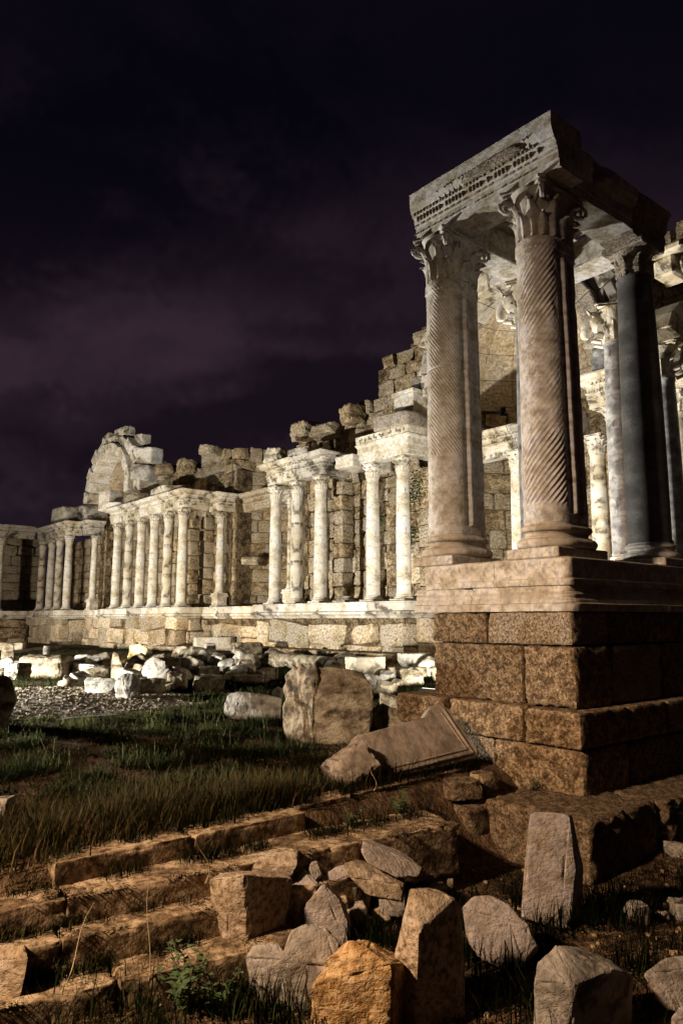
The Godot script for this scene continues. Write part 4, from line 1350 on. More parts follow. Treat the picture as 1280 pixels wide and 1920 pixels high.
func broken_stone(called: String, label: String, mat: Material, at: Vector3, pts: Array, faces: Array, amp: float, sd: int, group: String, folds := 0.0) -> void:
	# a broken stone from its corners: every face is split finely, roughened, and chipped along its arrises
	var tris := []
	for k in range(0, faces.size(), 4):
		tris.append([pts[faces[k]], pts[faces[k + 1]], pts[faces[k + 2]], faces[k + 3]])
	for step in 4:
		var next := []
		for t in tris:
			var ab: Vector3 = (t[0] + t[1]) / 2.0
			var bc: Vector3 = (t[1] + t[2]) / 2.0
			var ca: Vector3 = (t[2] + t[0]) / 2.0
			next.append_array([[t[0], ab, ca, t[3]], [ab, t[1], bc, t[3]], [ca, bc, t[2], t[3]], [ab, bc, ca, t[3]]])
		tris = next
	var seen := {}
	for t in tris:
		for k in 3:
			var key: Vector3 = (t[k] as Vector3).snappedf(0.0002)
			if not seen.has(key):
				seen[key] = t[3]
			elif seen[key] != t[3]:
				seen[key] = -1
	var mid := Vector3.ZERO
	for p in pts:
		mid += p
	mid /= pts.size()
	var off := Vector3(sd * 1.7, sd * 0.3, sd * 2.9)
	var moved := {}
	var mb := MB.new()
	var vv := PackedVector3Array()
	var tt := PackedInt32Array()
	var gg := PackedInt32Array()
	for t in tris:
		for k in 3:
			var p: Vector3 = t[k]
			var key := p.snappedf(0.0002)
			if not moved.has(key):
				var d := noise_a.get_noise_3dv(p * 4.0 + off) * amp + noise_b.get_noise_3dv(p * 14.0 + off) * amp * 0.4
				if folds > 0.0:
					# carved drapery: uneven upright furrows
					var across := p.x * 0.766 + p.z * 0.643
					d -= folds * pow(absf(sin(across * (24.0 if folds > 0.05 else 40.0) + 3.5 * noise_a.get_noise_3d(across * 3.0, p.y * 1.2, sd))), 1.5) * (0.6 + 0.8 * absf(noise_a.get_noise_3d(across * 4.0, p.y * 3.0, 7.0)))
				if seen[key] == -1:
					d -= 0.004 + 0.03 * maxf(0.0, noise_a.get_noise_3dv(p * 9.0 - off) + 0.1)
				moved[key] = p + (p - mid).normalized() * d
			tt.append(vv.size())
			vv.append(moved[key])
		gg.append(t[3])
	mb.shell(vv, tt, gg)
	single(called, mb.done(), mat, label, "stone", Transform3D(Basis(), at), group)

func make_foreground() -> void:
	var g := "broken stones in the foreground"
	# corners and faces of each stone as it lies
	broken_stone("boulder", "bright ochre-orange rough boulder at the bottom of the picture", M.fg_orange, Vector3(2.793, 0.157, -3.165), [Vector3(-0.27, 0.101, -0.119), Vector3(-0.307, 0.41, -0.025), Vector3(-0.239, 0.533, 0.002), Vector3(-0.125, 0.596, 0.031), Vector3(-0.082, 0.584, 0.144), Vector3(-0.013, 0.527, 0.244), Vector3(-0.001, 0.134, 0.219), Vector3(0.281, 0.364, 0.09), Vector3(0.317, 0, 0.052), Vector3(0.141, 0.493, -0.082), Vector3(0.005, 0.408, -0.239), Vector3(-0.021, 0.028, -0.333), Vector3(0.313, 0.379, 0.014)], [0, 6, 1, 1, 0, 1, 11, 2, 0, 8, 6, 3, 0, 11, 8, 4, 1, 5, 2, 5, 1, 2, 10, 6, 1, 6, 5, 7, 1, 10, 11, 2, 2, 4, 3, 8, 2, 3, 10, 9, 2, 5, 4, 5, 3, 4, 9, 10, 3, 9, 10, 11, 4, 5, 12, 12, 4, 12, 9, 12, 5, 6, 7, 13, 5, 7, 12, 14, 6, 8, 7, 13, 7, 8, 12, 15, 8, 11, 12, 16, 9, 12, 10, 17, 10, 12, 11, 18], 0.02, 600, "broken stones in the foreground")
	broken_stone("broken_block", "tall upright broken block with slanting rough top, beside the orange boulder", M.fg_beige, Vector3(3.162, 0.158, -3.032), [Vector3(-0.15, 0.801, 0.012), Vector3(0.042, 0.758, 0.007), Vector3(0.06, 0.746, 0.152), Vector3(-0.212, 0.454, -0.053), Vector3(-0.214, 0.637, 0.139), Vector3(-0.194, 0.15, 0.09), Vector3(0.154, 0.051, 0.125), Vector3(-0.176, 0.087, -0.092), Vector3(0.223, 0.638, 0.057), Vector3(0.058, 0.719, -0.119), Vector3(0.091, 0, -0.281), Vector3(0.318, 0.006, -0.036)], [0, 2, 1, 1, 0, 1, 9, 2, 0, 4, 2, 3, 0, 3, 4, 4, 0, 9, 3, 5, 1, 2, 8, 6, 1, 8, 9, 7, 2, 4, 6, 8, 2, 6, 8, 9, 3, 5, 4, 10, 3, 7, 5, 10, 3, 10, 7, 11, 3, 9, 10, 5, 4, 5, 6, 8, 5, 7, 6, 12, 6, 7, 10, 12, 6, 11, 8, 13, 6, 10, 11, 14, 8, 11, 9, 15, 9, 11, 10, 15], 0.012, 601, "broken stones in the foreground")
	broken_stone("boulder", "grey rounded right hump of the twin boulder left of the orange boulder", M.fg_grey, Vector3(2.760, 0.150, -3.554), [Vector3(-0.137, 0.526, -0.011), Vector3(-0.071, 0.559, 0.024), Vector3(0.012, 0.556, 0.093), Vector3(0.073, 0.473, 0.155), Vector3(0.047, 0.357, 0.19), Vector3(-0.026, 0.146, 0.142), Vector3(-0.177, 0.137, 0.026), Vector3(-0.224, 0.395, -0.004), Vector3(0.05, 0.444, -0.186), Vector3(0.19, 0.438, -0.07), Vector3(0.255, 0.108, -0.078), Vector3(0.008, 0, -0.28)], [0, 7, 1, 1, 0, 1, 8, 2, 0, 8, 7, 3, 1, 7, 2, 1, 1, 2, 8, 4, 2, 4, 3, 5, 2, 3, 9, 6, 2, 7, 4, 1, 2, 9, 8, 4, 3, 4, 10, 7, 3, 10, 9, 8, 4, 7, 5, 9, 4, 5, 10, 10, 5, 7, 6, 9, 5, 6, 11, 11, 5, 11, 10, 12, 6, 7, 11, 13, 7, 8, 11, 3, 8, 9, 10, 14, 8, 10, 11, 14], 0.016, 602, "broken stones in the foreground")
	broken_stone("boulder", "low grey left hump of the twin boulder, at the step end", M.fg_grey, Vector3(2.603, 0.154, -3.749), [Vector3(-0.165, 0.388, 0.013), Vector3(-0.109, 0.441, 0.017), Vector3(0.004, 0.435, 0.085), Vector3(0.012, 0.382, 0.187), Vector3(0.009, 0.135, 0.19), Vector3(-0.124, 0.126, 0.077), Vector3(0.004, 0.311, -0.202), Vector3(0.152, 0.33, -0.074), Vector3(0.186, 0, -0.083), Vector3(0.031, 0.009, -0.211)], [0, 3, 1, 1, 0, 1, 6, 2, 0, 5, 3, 3, 0, 9, 5, 4, 0, 6, 9, 5, 1, 3, 2, 6, 1, 2, 7, 7, 1, 7, 6, 7, 2, 3, 7, 8, 3, 5, 4, 3, 3, 4, 8, 9, 3, 8, 7, 9, 4, 5, 8, 10, 5, 9, 8, 10, 6, 7, 8, 11, 6, 8, 9, 11], 0.016, 603, "broken stones in the foreground")
	broken_stone("broken_slab", "smooth pale triangular slab standing on edge among the rubble", M.fg_pink, Vector3(3.245, 0.295, -3.977), [Vector3(-0.067, 0.416, 0.001), Vector3(0.028, 0.313, 0.061), Vector3(0.067, 0.178, 0.094), Vector3(0.054, 0.032, 0.109), Vector3(-0.084, 0.059, -0.002), Vector3(-0.161, 0.163, -0.06), Vector3(-0.165, 0.284, -0.067), Vector3(0.005, 0.388, -0.049), Vector3(0.102, 0.276, 0.01), Vector3(0.146, 0.134, 0.034), Vector3(0.147, 0, 0.022), Vector3(-0.073, 0.127, -0.152)], [0, 3, 1, 1, 0, 1, 7, 2, 0, 6, 3, 3, 0, 7, 6, 4, 1, 3, 2, 1, 1, 2, 8, 5, 1, 8, 7, 2, 2, 3, 9, 6, 2, 9, 8, 5, 3, 5, 4, 3, 3, 4, 10, 7, 3, 6, 5, 3, 3, 10, 9, 6, 4, 5, 11, 8, 4, 11, 10, 9, 5, 6, 11, 10, 6, 7, 11, 11, 7, 8, 11, 12, 8, 9, 10, 12, 8, 10, 11, 12], 0.005, 604, "broken stones in the foreground")
	broken_stone("cut_block", "large squared block with one lit face, resting on the lower steps", M.fg_beige, Vector3(2.770, 0.414, -4.231), [Vector3(-0.262, 0.385, -0.037), Vector3(-0.211, 0.422, 0.118), Vector3(-0.152, 0.448, 0.186), Vector3(-0.093, 0.356, -0.191), Vector3(0.245, 0.357, 0.039), Vector3(0.235, 0.336, 0.159), Vector3(-0.203, 0.03, -0.055), Vector3(-0.184, 0, 0.06), Vector3(-0.09, 0.024, 0.157), Vector3(0.211, 0.018, 0.105), Vector3(0.165, 0.32, -0.167), Vector3(0.344, 0.09, -0.034), Vector3(-0.004, 0.02, -0.339)], [0, 1, 2, 1, 0, 7, 1, 2, 0, 2, 3, 3, 0, 3, 12, 4, 0, 6, 7, 5, 0, 12, 6, 6, 1, 7, 2, 7, 2, 4, 3, 8, 2, 5, 4, 9, 2, 8, 5, 10, 2, 7, 8, 7, 3, 4, 10, 8, 3, 10, 12, 11, 4, 5, 11, 12, 4, 11, 10, 13, 5, 8, 9, 10, 5, 9, 11, 14, 6, 12, 7, 15, 7, 9, 8, 16, 7, 12, 9, 17, 9, 12, 11, 18, 10, 11, 12, 19], 0.008, 605, "broken stones in the foreground")
	broken_stone("broken_slab", "flat pale slab lying behind the large squared block", M.fg_beige, Vector3(3.071, 0.655, -4.413), [Vector3(-0.277, 0.128, -0.049), Vector3(-0.267, 0.072, -0.05), Vector3(0.03, 0.047, 0.193), Vector3(0.067, 0.122, 0.213), Vector3(0.118, 0.185, 0.162), Vector3(-0.173, 0.15, -0.116), Vector3(0.131, 0.169, -0.042), Vector3(0.206, 0.158, 0.019), Vector3(-0.061, 0, -0.287), Vector3(0.226, 0.015, -0.044)], [0, 1, 2, 1, 0, 8, 1, 2, 0, 2, 3, 3, 0, 3, 4, 4, 0, 4, 5, 5, 0, 5, 8, 6, 1, 8, 2, 7, 2, 9, 3, 8, 2, 8, 9, 7, 3, 9, 4, 9, 4, 6, 5, 10, 4, 7, 6, 11, 4, 9, 7, 9, 5, 6, 8, 12, 6, 7, 9, 13, 6, 9, 8, 13], 0.006, 606, "broken stones in the foreground")
	broken_stone("small_block", "small pale squared stone between the large block and the triangular slab", M.fg_pink, Vector3(3.234, 0.511, -4.238), [Vector3(-0.111, 0.109, -0.011), Vector3(-0.016, 0.216, 0.01), Vector3(0.032, 0.13, 0.113), Vector3(-0.005, 0.06, 0.121), Vector3(-0.098, 0.039, 0.039), Vector3(-0.113, 0.095, 0.011), Vector3(0.036, 0.168, -0.088), Vector3(0.14, 0.109, -0.012), Vector3(0.121, 0.015, -0.046), Vector3(0.015, 0, -0.137)], [0, 5, 1, 1, 0, 1, 6, 2, 0, 4, 5, 3, 0, 9, 4, 3, 0, 6, 9, 4, 1, 5, 2, 5, 1, 2, 7, 6, 1, 7, 6, 7, 2, 5, 3, 5, 2, 3, 7, 8, 3, 5, 4, 9, 3, 4, 8, 10, 3, 8, 7, 8, 4, 9, 8, 10, 6, 7, 8, 11, 6, 8, 9, 11], 0.004, 607, "broken stones in the foreground")
	broken_stone("small_block", "small rounded stone at the foot of the triangular slab", M.fg_beige, Vector3(3.216, 0.333, -4.281), [Vector3(-0.124, 0.164, -0.027), Vector3(-0.07, 0.195, -0.028), Vector3(0.039, 0.205, 0.066), Vector3(0.034, 0.139, 0.114), Vector3(-0.01, 0.06, 0.102), Vector3(-0.115, 0.053, 0.012), Vector3(-0.006, 0.12, -0.147), Vector3(0.12, 0.131, -0.039), Vector3(0.132, 0, -0.054)], [0, 2, 1, 1, 0, 1, 6, 2, 0, 3, 2, 3, 0, 4, 3, 4, 0, 5, 4, 4, 0, 6, 5, 5, 1, 2, 6, 6, 2, 3, 7, 7, 2, 7, 6, 6, 3, 4, 8, 8, 3, 8, 7, 9, 4, 5, 8, 10, 5, 6, 8, 11, 6, 7, 8, 12], 0.006, 608, "broken stones in the foreground")
	broken_stone("small_block", "thin curved shard on top of the rubble heap", M.fg_grey, Vector3(3.309, 0.643, -4.215), [Vector3(-0.052, 0.128, 0.006), Vector3(-0.006, 0.132, 0.019), Vector3(0.011, 0.045, 0.056), Vector3(-0.036, 0.002, 0.035), Vector3(-0.067, 0.045, -0.009), Vector3(0.058, 0.092, -0.027), Vector3(0.071, 0, -0.007), Vector3(0.021, 0.011, -0.074)], [0, 2, 1, 1, 0, 1, 5, 2, 0, 3, 2, 3, 0, 4, 3, 4, 0, 7, 4, 5, 0, 5, 7, 6, 1, 2, 5, 7, 2, 3, 6, 8, 2, 6, 5, 9, 3, 4, 7, 10, 3, 7, 6, 11, 5, 6, 7, 12], 0.004, 609, "broken stones in the foreground")
	broken_stone("moulded_fragment", "small grooved moulding fragment in the middle of the rubble heap", M.fg_pink, Vector3(3.469, 0.550, -4.175), [Vector3(-0.14, 0.107, -0.019), Vector3(-0.023, 0.167, 0.011), Vector3(0.066, 0.161, 0.032), Vector3(0.059, 0.115, 0.097), Vector3(-0.084, 0.035, 0.04), Vector3(-0.137, 0.064, 0.002), Vector3(0.086, 0.135, -0.061), Vector3(0.146, 0.097, 0.008), Vector3(0.028, 0, -0.109)], [0, 3, 1, 1, 0, 1, 6, 2, 0, 5, 3, 1, 0, 8, 5, 3, 0, 6, 8, 4, 1, 3, 2, 5, 1, 2, 6, 6, 2, 3, 7, 7, 2, 7, 6, 8, 3, 5, 4, 9, 3, 4, 7, 10, 4, 5, 8, 11, 4, 8, 7, 10, 6, 7, 8, 12], 0.004, 610, "broken stones in the foreground")
	broken_stone("broken_slab", "thick flat slab propped on top at the right of the rubble heap", M.fg_pink, Vector3(3.892, 0.534, -4.092), [Vector3(-0.292, 0.268, -0.002), Vector3(-0.178, 0.305, -0.097), Vector3(-0.06, 0.271, -0.136), Vector3(0.169, 0.168, -0.043), Vector3(0.166, 0.108, 0.155), Vector3(0.079, 0.074, 0.207), Vector3(-0.103, 0.094, 0.19), Vector3(-0.289, 0.21, 0.056), Vector3(0.043, 0.177, -0.226), Vector3(0.265, 0.09, -0.056), Vector3(0.2, 0, -0.049)], [0, 4, 1, 1, 0, 1, 8, 2, 0, 5, 4, 1, 0, 6, 5, 3, 0, 7, 6, 3, 0, 8, 7, 4, 1, 3, 2, 5, 1, 2, 8, 6, 1, 4, 3, 5, 2, 3, 8, 7, 3, 4, 9, 8, 3, 9, 8, 7, 4, 5, 10, 9, 4, 10, 9, 10, 5, 6, 10, 11, 6, 7, 10, 12, 7, 8, 10, 13, 8, 9, 10, 14], 0.005, 611, "broken stones in the foreground")
	broken_stone("broken_slab", "rough slab lying under the propped flat slab", M.fg_beige, Vector3(3.741, 0.396, -4.089), [Vector3(-0.272, 0.347, -0.035), Vector3(-0.085, 0.321, -0.081), Vector3(-0.043, 0.25, 0.073), Vector3(0.069, 0.195, 0.222), Vector3(0.025, 0.104, 0.234), Vector3(-0.165, 0.148, 0.109), Vector3(-0.26, 0.263, 0.025), Vector3(0.329, 0.148, -0.03), Vector3(0.08, 0.245, -0.221), Vector3(0.317, 0, -0.042), Vector3(0.005, 0.123, -0.254)], [0, 3, 1, 1, 0, 1, 8, 2, 0, 6, 3, 3, 0, 10, 6, 4, 0, 8, 10, 5, 1, 3, 7, 6, 1, 7, 8, 7, 3, 6, 4, 8, 3, 4, 9, 9, 3, 9, 7, 9, 4, 6, 5, 8, 4, 5, 9, 10, 5, 6, 10, 11, 5, 10, 9, 10, 7, 9, 8, 12, 8, 9, 10, 12], 0.01, 612, "broken stones in the foreground")
	broken_stone("small_block", "dark squared stone below the rough slab, behind the upright broken block", M.fg_grey, Vector3(3.797, 0.334, -3.960), [Vector3(-0.145, 0.238, -0.006), Vector3(0.018, 0.201, 0.097), Vector3(-0.032, 0.066, 0.135), Vector3(-0.161, 0.088, 0.031), Vector3(0.011, 0.165, -0.153), Vector3(0.153, 0.135, -0.039), Vector3(0.154, 0, -0.064)], [0, 2, 1, 1, 0, 1, 4, 2, 0, 3, 2, 3, 0, 4, 3, 4, 1, 2, 5, 5, 1, 5, 4, 2, 2, 3, 6, 6, 2, 6, 5, 5, 3, 4, 6, 7, 4, 5, 6, 8], 0.006, 613, "broken stones in the foreground")
	broken_stone("boulder", "smooth brown and cream boulder with oval face below the standing slab", M.fg_pink, Vector3(3.930, 0.183, -3.147), [Vector3(-0.251, 0.468, -0.087), Vector3(-0.179, 0.522, -0.07), Vector3(-0.061, 0.52, -0.023), Vector3(0.019, 0.46, 0.085), Vector3(0.055, 0.367, 0.177), Vector3(0.104, 0.23, 0.218), Vector3(0.003, 0.167, 0.187), Vector3(-0.072, 0.113, 0.14), Vector3(-0.203, 0.194, 0.006), Vector3(-0.268, 0.316, -0.051), Vector3(0.018, 0.43, -0.212), Vector3(0.216, 0.367, -0.111), Vector3(0.35, 0.135, 0.011), Vector3(0.25, 0, -0.046), Vector3(0.019, 0.085, -0.224)], [0, 4, 1, 1, 0, 1, 10, 2, 0, 9, 4, 3, 0, 14, 9, 4, 0, 10, 14, 5, 1, 3, 2, 6, 1, 2, 10, 7, 1, 4, 3, 8, 2, 3, 11, 9, 2, 11, 10, 10, 3, 4, 11, 11, 4, 6, 5, 12, 4, 5, 12, 13, 4, 9, 6, 3, 4, 12, 11, 11, 5, 6, 13, 14, 5, 13, 12, 15, 6, 9, 7, 3, 6, 7, 13, 14, 7, 9, 8, 16, 7, 8, 14, 17, 7, 14, 13, 17, 8, 9, 14, 18, 10, 11, 14, 19, 11, 12, 14, 20, 12, 13, 14, 20], 0.006, 614, "broken stones in the foreground")
	broken_stone("standing_slab", "tall pale slab standing on end in front of the foundation shelf", M.fg_pink, Vector3(4.675, 0.245, -3.237), [Vector3(-0.174, 0.812, -0.08), Vector3(0.012, 0.812, 0.076), Vector3(0.034, 0.789, 0.103), Vector3(0.025, 0.566, 0.093), Vector3(0.06, 0.459, 0.128), Vector3(-0.011, 0.068, 0.1), Vector3(-0.07, 0.072, 0.064), Vector3(-0.277, 0.14, -0.11), Vector3(-0.218, 0.554, -0.087), Vector3(-0.012, 0.779, -0.162), Vector3(0.202, 0.76, 0.014), Vector3(0.266, 0.384, 0.049), Vector3(0.236, 0, 0.03), Vector3(-0.073, 0.06, -0.218)], [0, 2, 1, 1, 0, 1, 9, 2, 0, 8, 2, 3, 0, 7, 8, 4, 0, 13, 7, 5, 0, 9, 13, 5, 1, 2, 10, 6, 1, 10, 9, 2, 2, 5, 4, 7, 2, 4, 11, 8, 2, 6, 5, 7, 2, 8, 6, 3, 2, 11, 10, 8, 4, 5, 12, 9, 4, 12, 11, 9, 5, 6, 12, 10, 6, 8, 7, 3, 6, 7, 13, 11, 6, 13, 12, 11, 9, 10, 11, 12, 9, 11, 13, 12, 11, 12, 13, 12], 0.005, 615, "broken stones in the foreground")
	broken_stone("boulder", "large rounded stone with a dark broken right face at the lower right", M.fg_grey, Vector3(3.667, 0.136, -2.418), [Vector3(-0.14, 0.582, -0.049), Vector3(-0.271, 0.527, -0.064), Vector3(-0.315, 0.449, -0.063), Vector3(-0.308, 0.153, -0.087), Vector3(-0.244, 0.172, 0.075), Vector3(-0.212, 0.462, 0.105), Vector3(0.068, 0.476, 0.158), Vector3(0.252, 0.384, 0.163), Vector3(0.272, 0.082, 0.122), Vector3(0.082, 0.509, -0.062), Vector3(0.294, 0.407, -0.009), Vector3(0.078, 0.099, -0.275), Vector3(0.442, 0, -0.014)], [0, 1, 5, 1, 0, 11, 1, 2, 0, 5, 6, 3, 0, 6, 9, 4, 0, 9, 11, 5, 1, 2, 5, 6, 1, 11, 2, 7, 2, 3, 4, 8, 2, 11, 3, 7, 2, 4, 5, 9, 3, 12, 4, 10, 3, 11, 12, 11, 4, 6, 5, 12, 4, 8, 6, 12, 4, 12, 8, 10, 6, 8, 7, 12, 6, 7, 10, 4, 6, 10, 9, 4, 7, 8, 12, 13, 7, 12, 10, 14, 9, 10, 11, 15, 10, 12, 11, 16], 0.012, 616, "broken stones in the foreground")
	broken_stone("boulder", "cracked brown boulder at the right edge of the foreground", M.fg_grey, Vector3(4.278, 0.223, -2.184), [Vector3(-0.264, 0.287, -0.072), Vector3(-0.133, 0.342, -0.03), Vector3(0.008, 0.342, 0.035), Vector3(0.072, 0.305, 0.134), Vector3(0.034, 0.162, 0.155), Vector3(-0.119, 0.094, 0.093), Vector3(-0.174, 0.103, 0.022), Vector3(-0.217, 0.166, -0.029), Vector3(0.116, 0.24, -0.131), Vector3(0.305, 0.206, -0.006), Vector3(0.295, 0, -0), Vector3(0.078, 0.061, -0.171)], [0, 3, 1, 1, 0, 1, 8, 2, 0, 5, 3, 3, 0, 6, 5, 4, 0, 7, 6, 4, 0, 11, 7, 5, 0, 8, 11, 6, 1, 3, 2, 7, 1, 2, 8, 8, 2, 3, 9, 9, 2, 9, 8, 10, 3, 5, 4, 3, 3, 4, 10, 11, 3, 10, 9, 11, 4, 5, 10, 12, 5, 6, 10, 13, 6, 7, 11, 14, 6, 11, 10, 13, 8, 9, 11, 15, 9, 10, 11, 15], 0.012, 617, "broken stones in the foreground")
	broken_stone("boulder", "pale stone cut off by the bottom right corner", M.fg_pink, Vector3(4.018, 0.140, -1.992), [Vector3(-0.212, 0.307, -0.015), Vector3(-0.117, 0.338, -0.008), Vector3(-0.004, 0.341, 0.087), Vector3(-0.027, 0.254, 0.13), Vector3(-0.078, 0.134, 0.118), Vector3(-0.224, 0.142, -0.003), Vector3(0.094, 0.224, -0.116), Vector3(0.225, 0.21, -0.009), Vector3(0.245, 0, -0.032), Vector3(0.098, 0.014, -0.153)], [0, 2, 1, 1, 0, 1, 6, 2, 0, 3, 2, 3, 0, 4, 3, 4, 0, 5, 4, 4, 0, 9, 5, 5, 0, 6, 9, 6, 1, 2, 6, 7, 2, 3, 7, 8, 2, 7, 6, 7, 3, 4, 8, 9, 3, 8, 7, 10, 4, 5, 8, 11, 5, 9, 8, 11, 6, 7, 9, 12, 7, 8, 9, 12], 0.008, 618, "broken stones in the foreground")
	broken_stone("cut_block", "pale square block cut off by the left edge at the bottom", M.fg_beige, Vector3(1.362, 0.154, -4.470), [Vector3(-0.168, 0.54, -0.041), Vector3(0.064, 0.537, 0.154), Vector3(0.062, 0.494, 0.223), Vector3(0.044, 0.414, 0.245), Vector3(0.014, 0.143, 0.195), Vector3(-0.178, 0.132, 0.006), Vector3(-0.179, 0.483, 0.019), Vector3(0.134, 0.442, -0.122), Vector3(0.166, 0.346, -0.113), Vector3(0.123, 0, -0.189), Vector3(-0.082, 0.049, -0.378)], [0, 2, 1, 1, 0, 1, 7, 2, 0, 6, 2, 1, 0, 5, 6, 3, 0, 10, 5, 3, 0, 7, 10, 4, 1, 2, 8, 5, 1, 8, 7, 5, 2, 6, 3, 6, 2, 3, 8, 7, 3, 5, 4, 8, 3, 4, 8, 7, 3, 6, 5, 8, 4, 5, 9, 9, 4, 9, 8, 7, 5, 10, 9, 10, 7, 8, 10, 11, 8, 9, 10, 11], 0.008, 619, "broken stones in the foreground")
	stone("small_stone", "small brown stone at the left edge above the steps", [1.77, -6.06, 0.17, 0.17], 0.2, M.fg_grey, 220, 0.0, Vector3.ZERO, 7, 33.8, 0.0075, 22, 0.0, [], 0.08, g)
	stone("small_stone", "brown stone half buried at the right edge below the podium", [6.56, -3.31, 0.19, 0.13], 0.2, M.fg_grey, 221, 0.0, Vector3.ZERO, 7, 33.8, 0.0075, 22, 0.0, [], 0.15, g)
	stone("small_stone", "small brown stone at the right edge, level with the standing slab", [5.46, -2.74, 0.17, 0.13], 0.2, M.fg_grey, 222, 0.0, Vector3.ZERO, 7, 33.8, 0.0075, 22, 0.0, [], 0.15, g)
	stone("small_stone", "pebble in the dry grass right of the standing slab", [5.35, -2.83, 0.09, 0.06], 0.08, M.fg_pink, 223, 0.0, Vector3.ZERO, 7, 33.8, 0.0030, 18, 0.0, [], 0.15, g)
	stone("small_stone", "buried stone tip in the dry grass right of the standing slab's shadow", [5.09, -2.88, 0.13, 0.15], 0.16, M.fg_grey, 224, 15.0, Vector3.ZERO, 7, 33.8, 0.0050, 20, 0.0, [], 0.15, g)
	stone("small_stone", "whitish stone among weeds left of the standing slab", [4.38, -4.09, 0.15, 0.11], 0.16, M.fg_beige, 225, 15.0, Vector3.ZERO, 7, 33.8, 0.0050, 20, 0.0, [], 0.15, g)
	stone("small_stone", "pale chip among weeds at the end of the second step", [4.51, -4.22, 0.27, 0.10], 0.2, M.fg_beige, 226, 5.0, Vector3.ZERO, 7, 33.8, 0.0050, 20, 0.02, [], 0.15, g)
	stone("small_block", "squared little block at the left foot of the podium corner", [5.68, -4.71, 0.24, 0.17], 0.25, M.step, 227, 35.0, Vector3.ZERO, 3, 46.8, 0.0037, 22, 0.03, [], 0.1, g)
	stone("small_block", "low rough block on the ground left of the foundation shelf", [5.31, -4.65, 0.36, 0.18], 0.3, M.rough2, 228, 25.0, Vector3.ZERO, 6, 33.8, 0.0100, 24, 0.08, [], 0.1, g)
	stone("boulder", "rough lump behind the left end of the fallen framed slab", [4.56, -5.51, 0.25, 0.19], 0.25, M.rough0, 229, 0.0, Vector3.ZERO, 7, 33.8, 0.0100, 24, 0.0, [], 0.1, g)
	var shard_say := ["small pale shard on the heap, nearest to the large squared block", "wedge-shaped shard in the middle of the heap behind the triangular slab", "flat thin shard leaning on the heap below the propped slab", "dark shard between the triangular slab and the rough slab", "small cube-like fragment at the right foot of the heap", "long splinter of stone lying across the heap", "pale chip at the front of the heap beside the upright broken block"]
	var shard_at := [[3.29, -4.30, 0.13, 0.10], [3.39, -4.08, 0.15, 0.15], [3.54, -4.10, 0.15, 0.10], [3.48, -4.01, 0.18, 0.14], [3.70, -4.00, 0.13, 0.11], [3.47, -4.25, 0.22, 0.07], [3.54, -3.97, 0.11, 0.09]]
	for k in 7:
		stone("stone_shard", shard_say[k], shard_at[k], 0.16, [M.fg_pink, M.fg_beige, M.fg_grey][k % 3], 260 + k, 30.0 * sin(k * 2.3), Vector3(0.3 * sin(k), 0, 0.35 * cos(k * 1.7)), 5, 40.0, 0.006, 16, [0.14, 0.1, 0.2, 0.03, 0.0, 0.24, 0.0][k], [], 0.0, g)
	# fallen slab with a moulded frame, its left end broken off
	var t := thing("framed_slab", "fallen marble slab with moulded frame and broken left end, lying on the top step", "slab", Vector3(5.17, 0.97, -5.13), -0.12)
	t.rotation.z = 0.085
	var lean := Basis(Vector3.RIGHT, -0.62)
	var outline := PackedVector2Array([Vector2(-0.62, 0.000), Vector2(0.86, 0.000), Vector2(0.9, 0.071), Vector2(0.8, 0.555), Vector2(0.72, 0.625), Vector2(0.58, 0.614), Vector2(0.45, 0.519), Vector2(0.05, 0.496), Vector2(-0.42, 0.472), Vector2(-0.55, 0.389), Vector2(-0.58, 0.212)])
	var mb := MB.new()
	mb.plate(outline, -0.2, 0.0, 0.02)
	part(t, "slab", mb.done(), M.slab, Transform3D(lean, Vector3.ZERO))
	var fr := MB.new()
	for k in 3:
		var off := 0.045 + 0.05 * k
		var line := PackedVector3Array()
		for p in [Vector2(-0.56, 0.0 + off), Vector2(0.84 - off * 0.9, 0.0 + off), Vector2(0.755 - off * 0.9, 0.6 - off * 0.8)]:
			line.append(Vector3(p.x, p.y, 0.004 - 0.006 * k))
		for i in 2:
			var seg := PackedVector3Array()
			for q in 9:
				seg.append(line[i].lerp(line[i + 1], q / 8.0))
			var rr: float = [0.018, 0.013, 0.009][k]
			fr.tube(seg, func(_q): return rr, 6, 1)
	part(t, "moulded_frame", fr.done(), M.slab, Transform3D(lean, Vector3.ZERO))
	var bh := Vector3(0.2, 0.17, 0.13)
	part(t, "broken_end", rock(bh, cuts(233, 7, bh, 0.6, 0.9), 34.0, 0.012, 5.0, 30, 231, 0.2), M.slab, Transform3D(lean.rotated(Vector3.BACK, 0.3), Vector3(-0.6, 0.16, -0.13)))

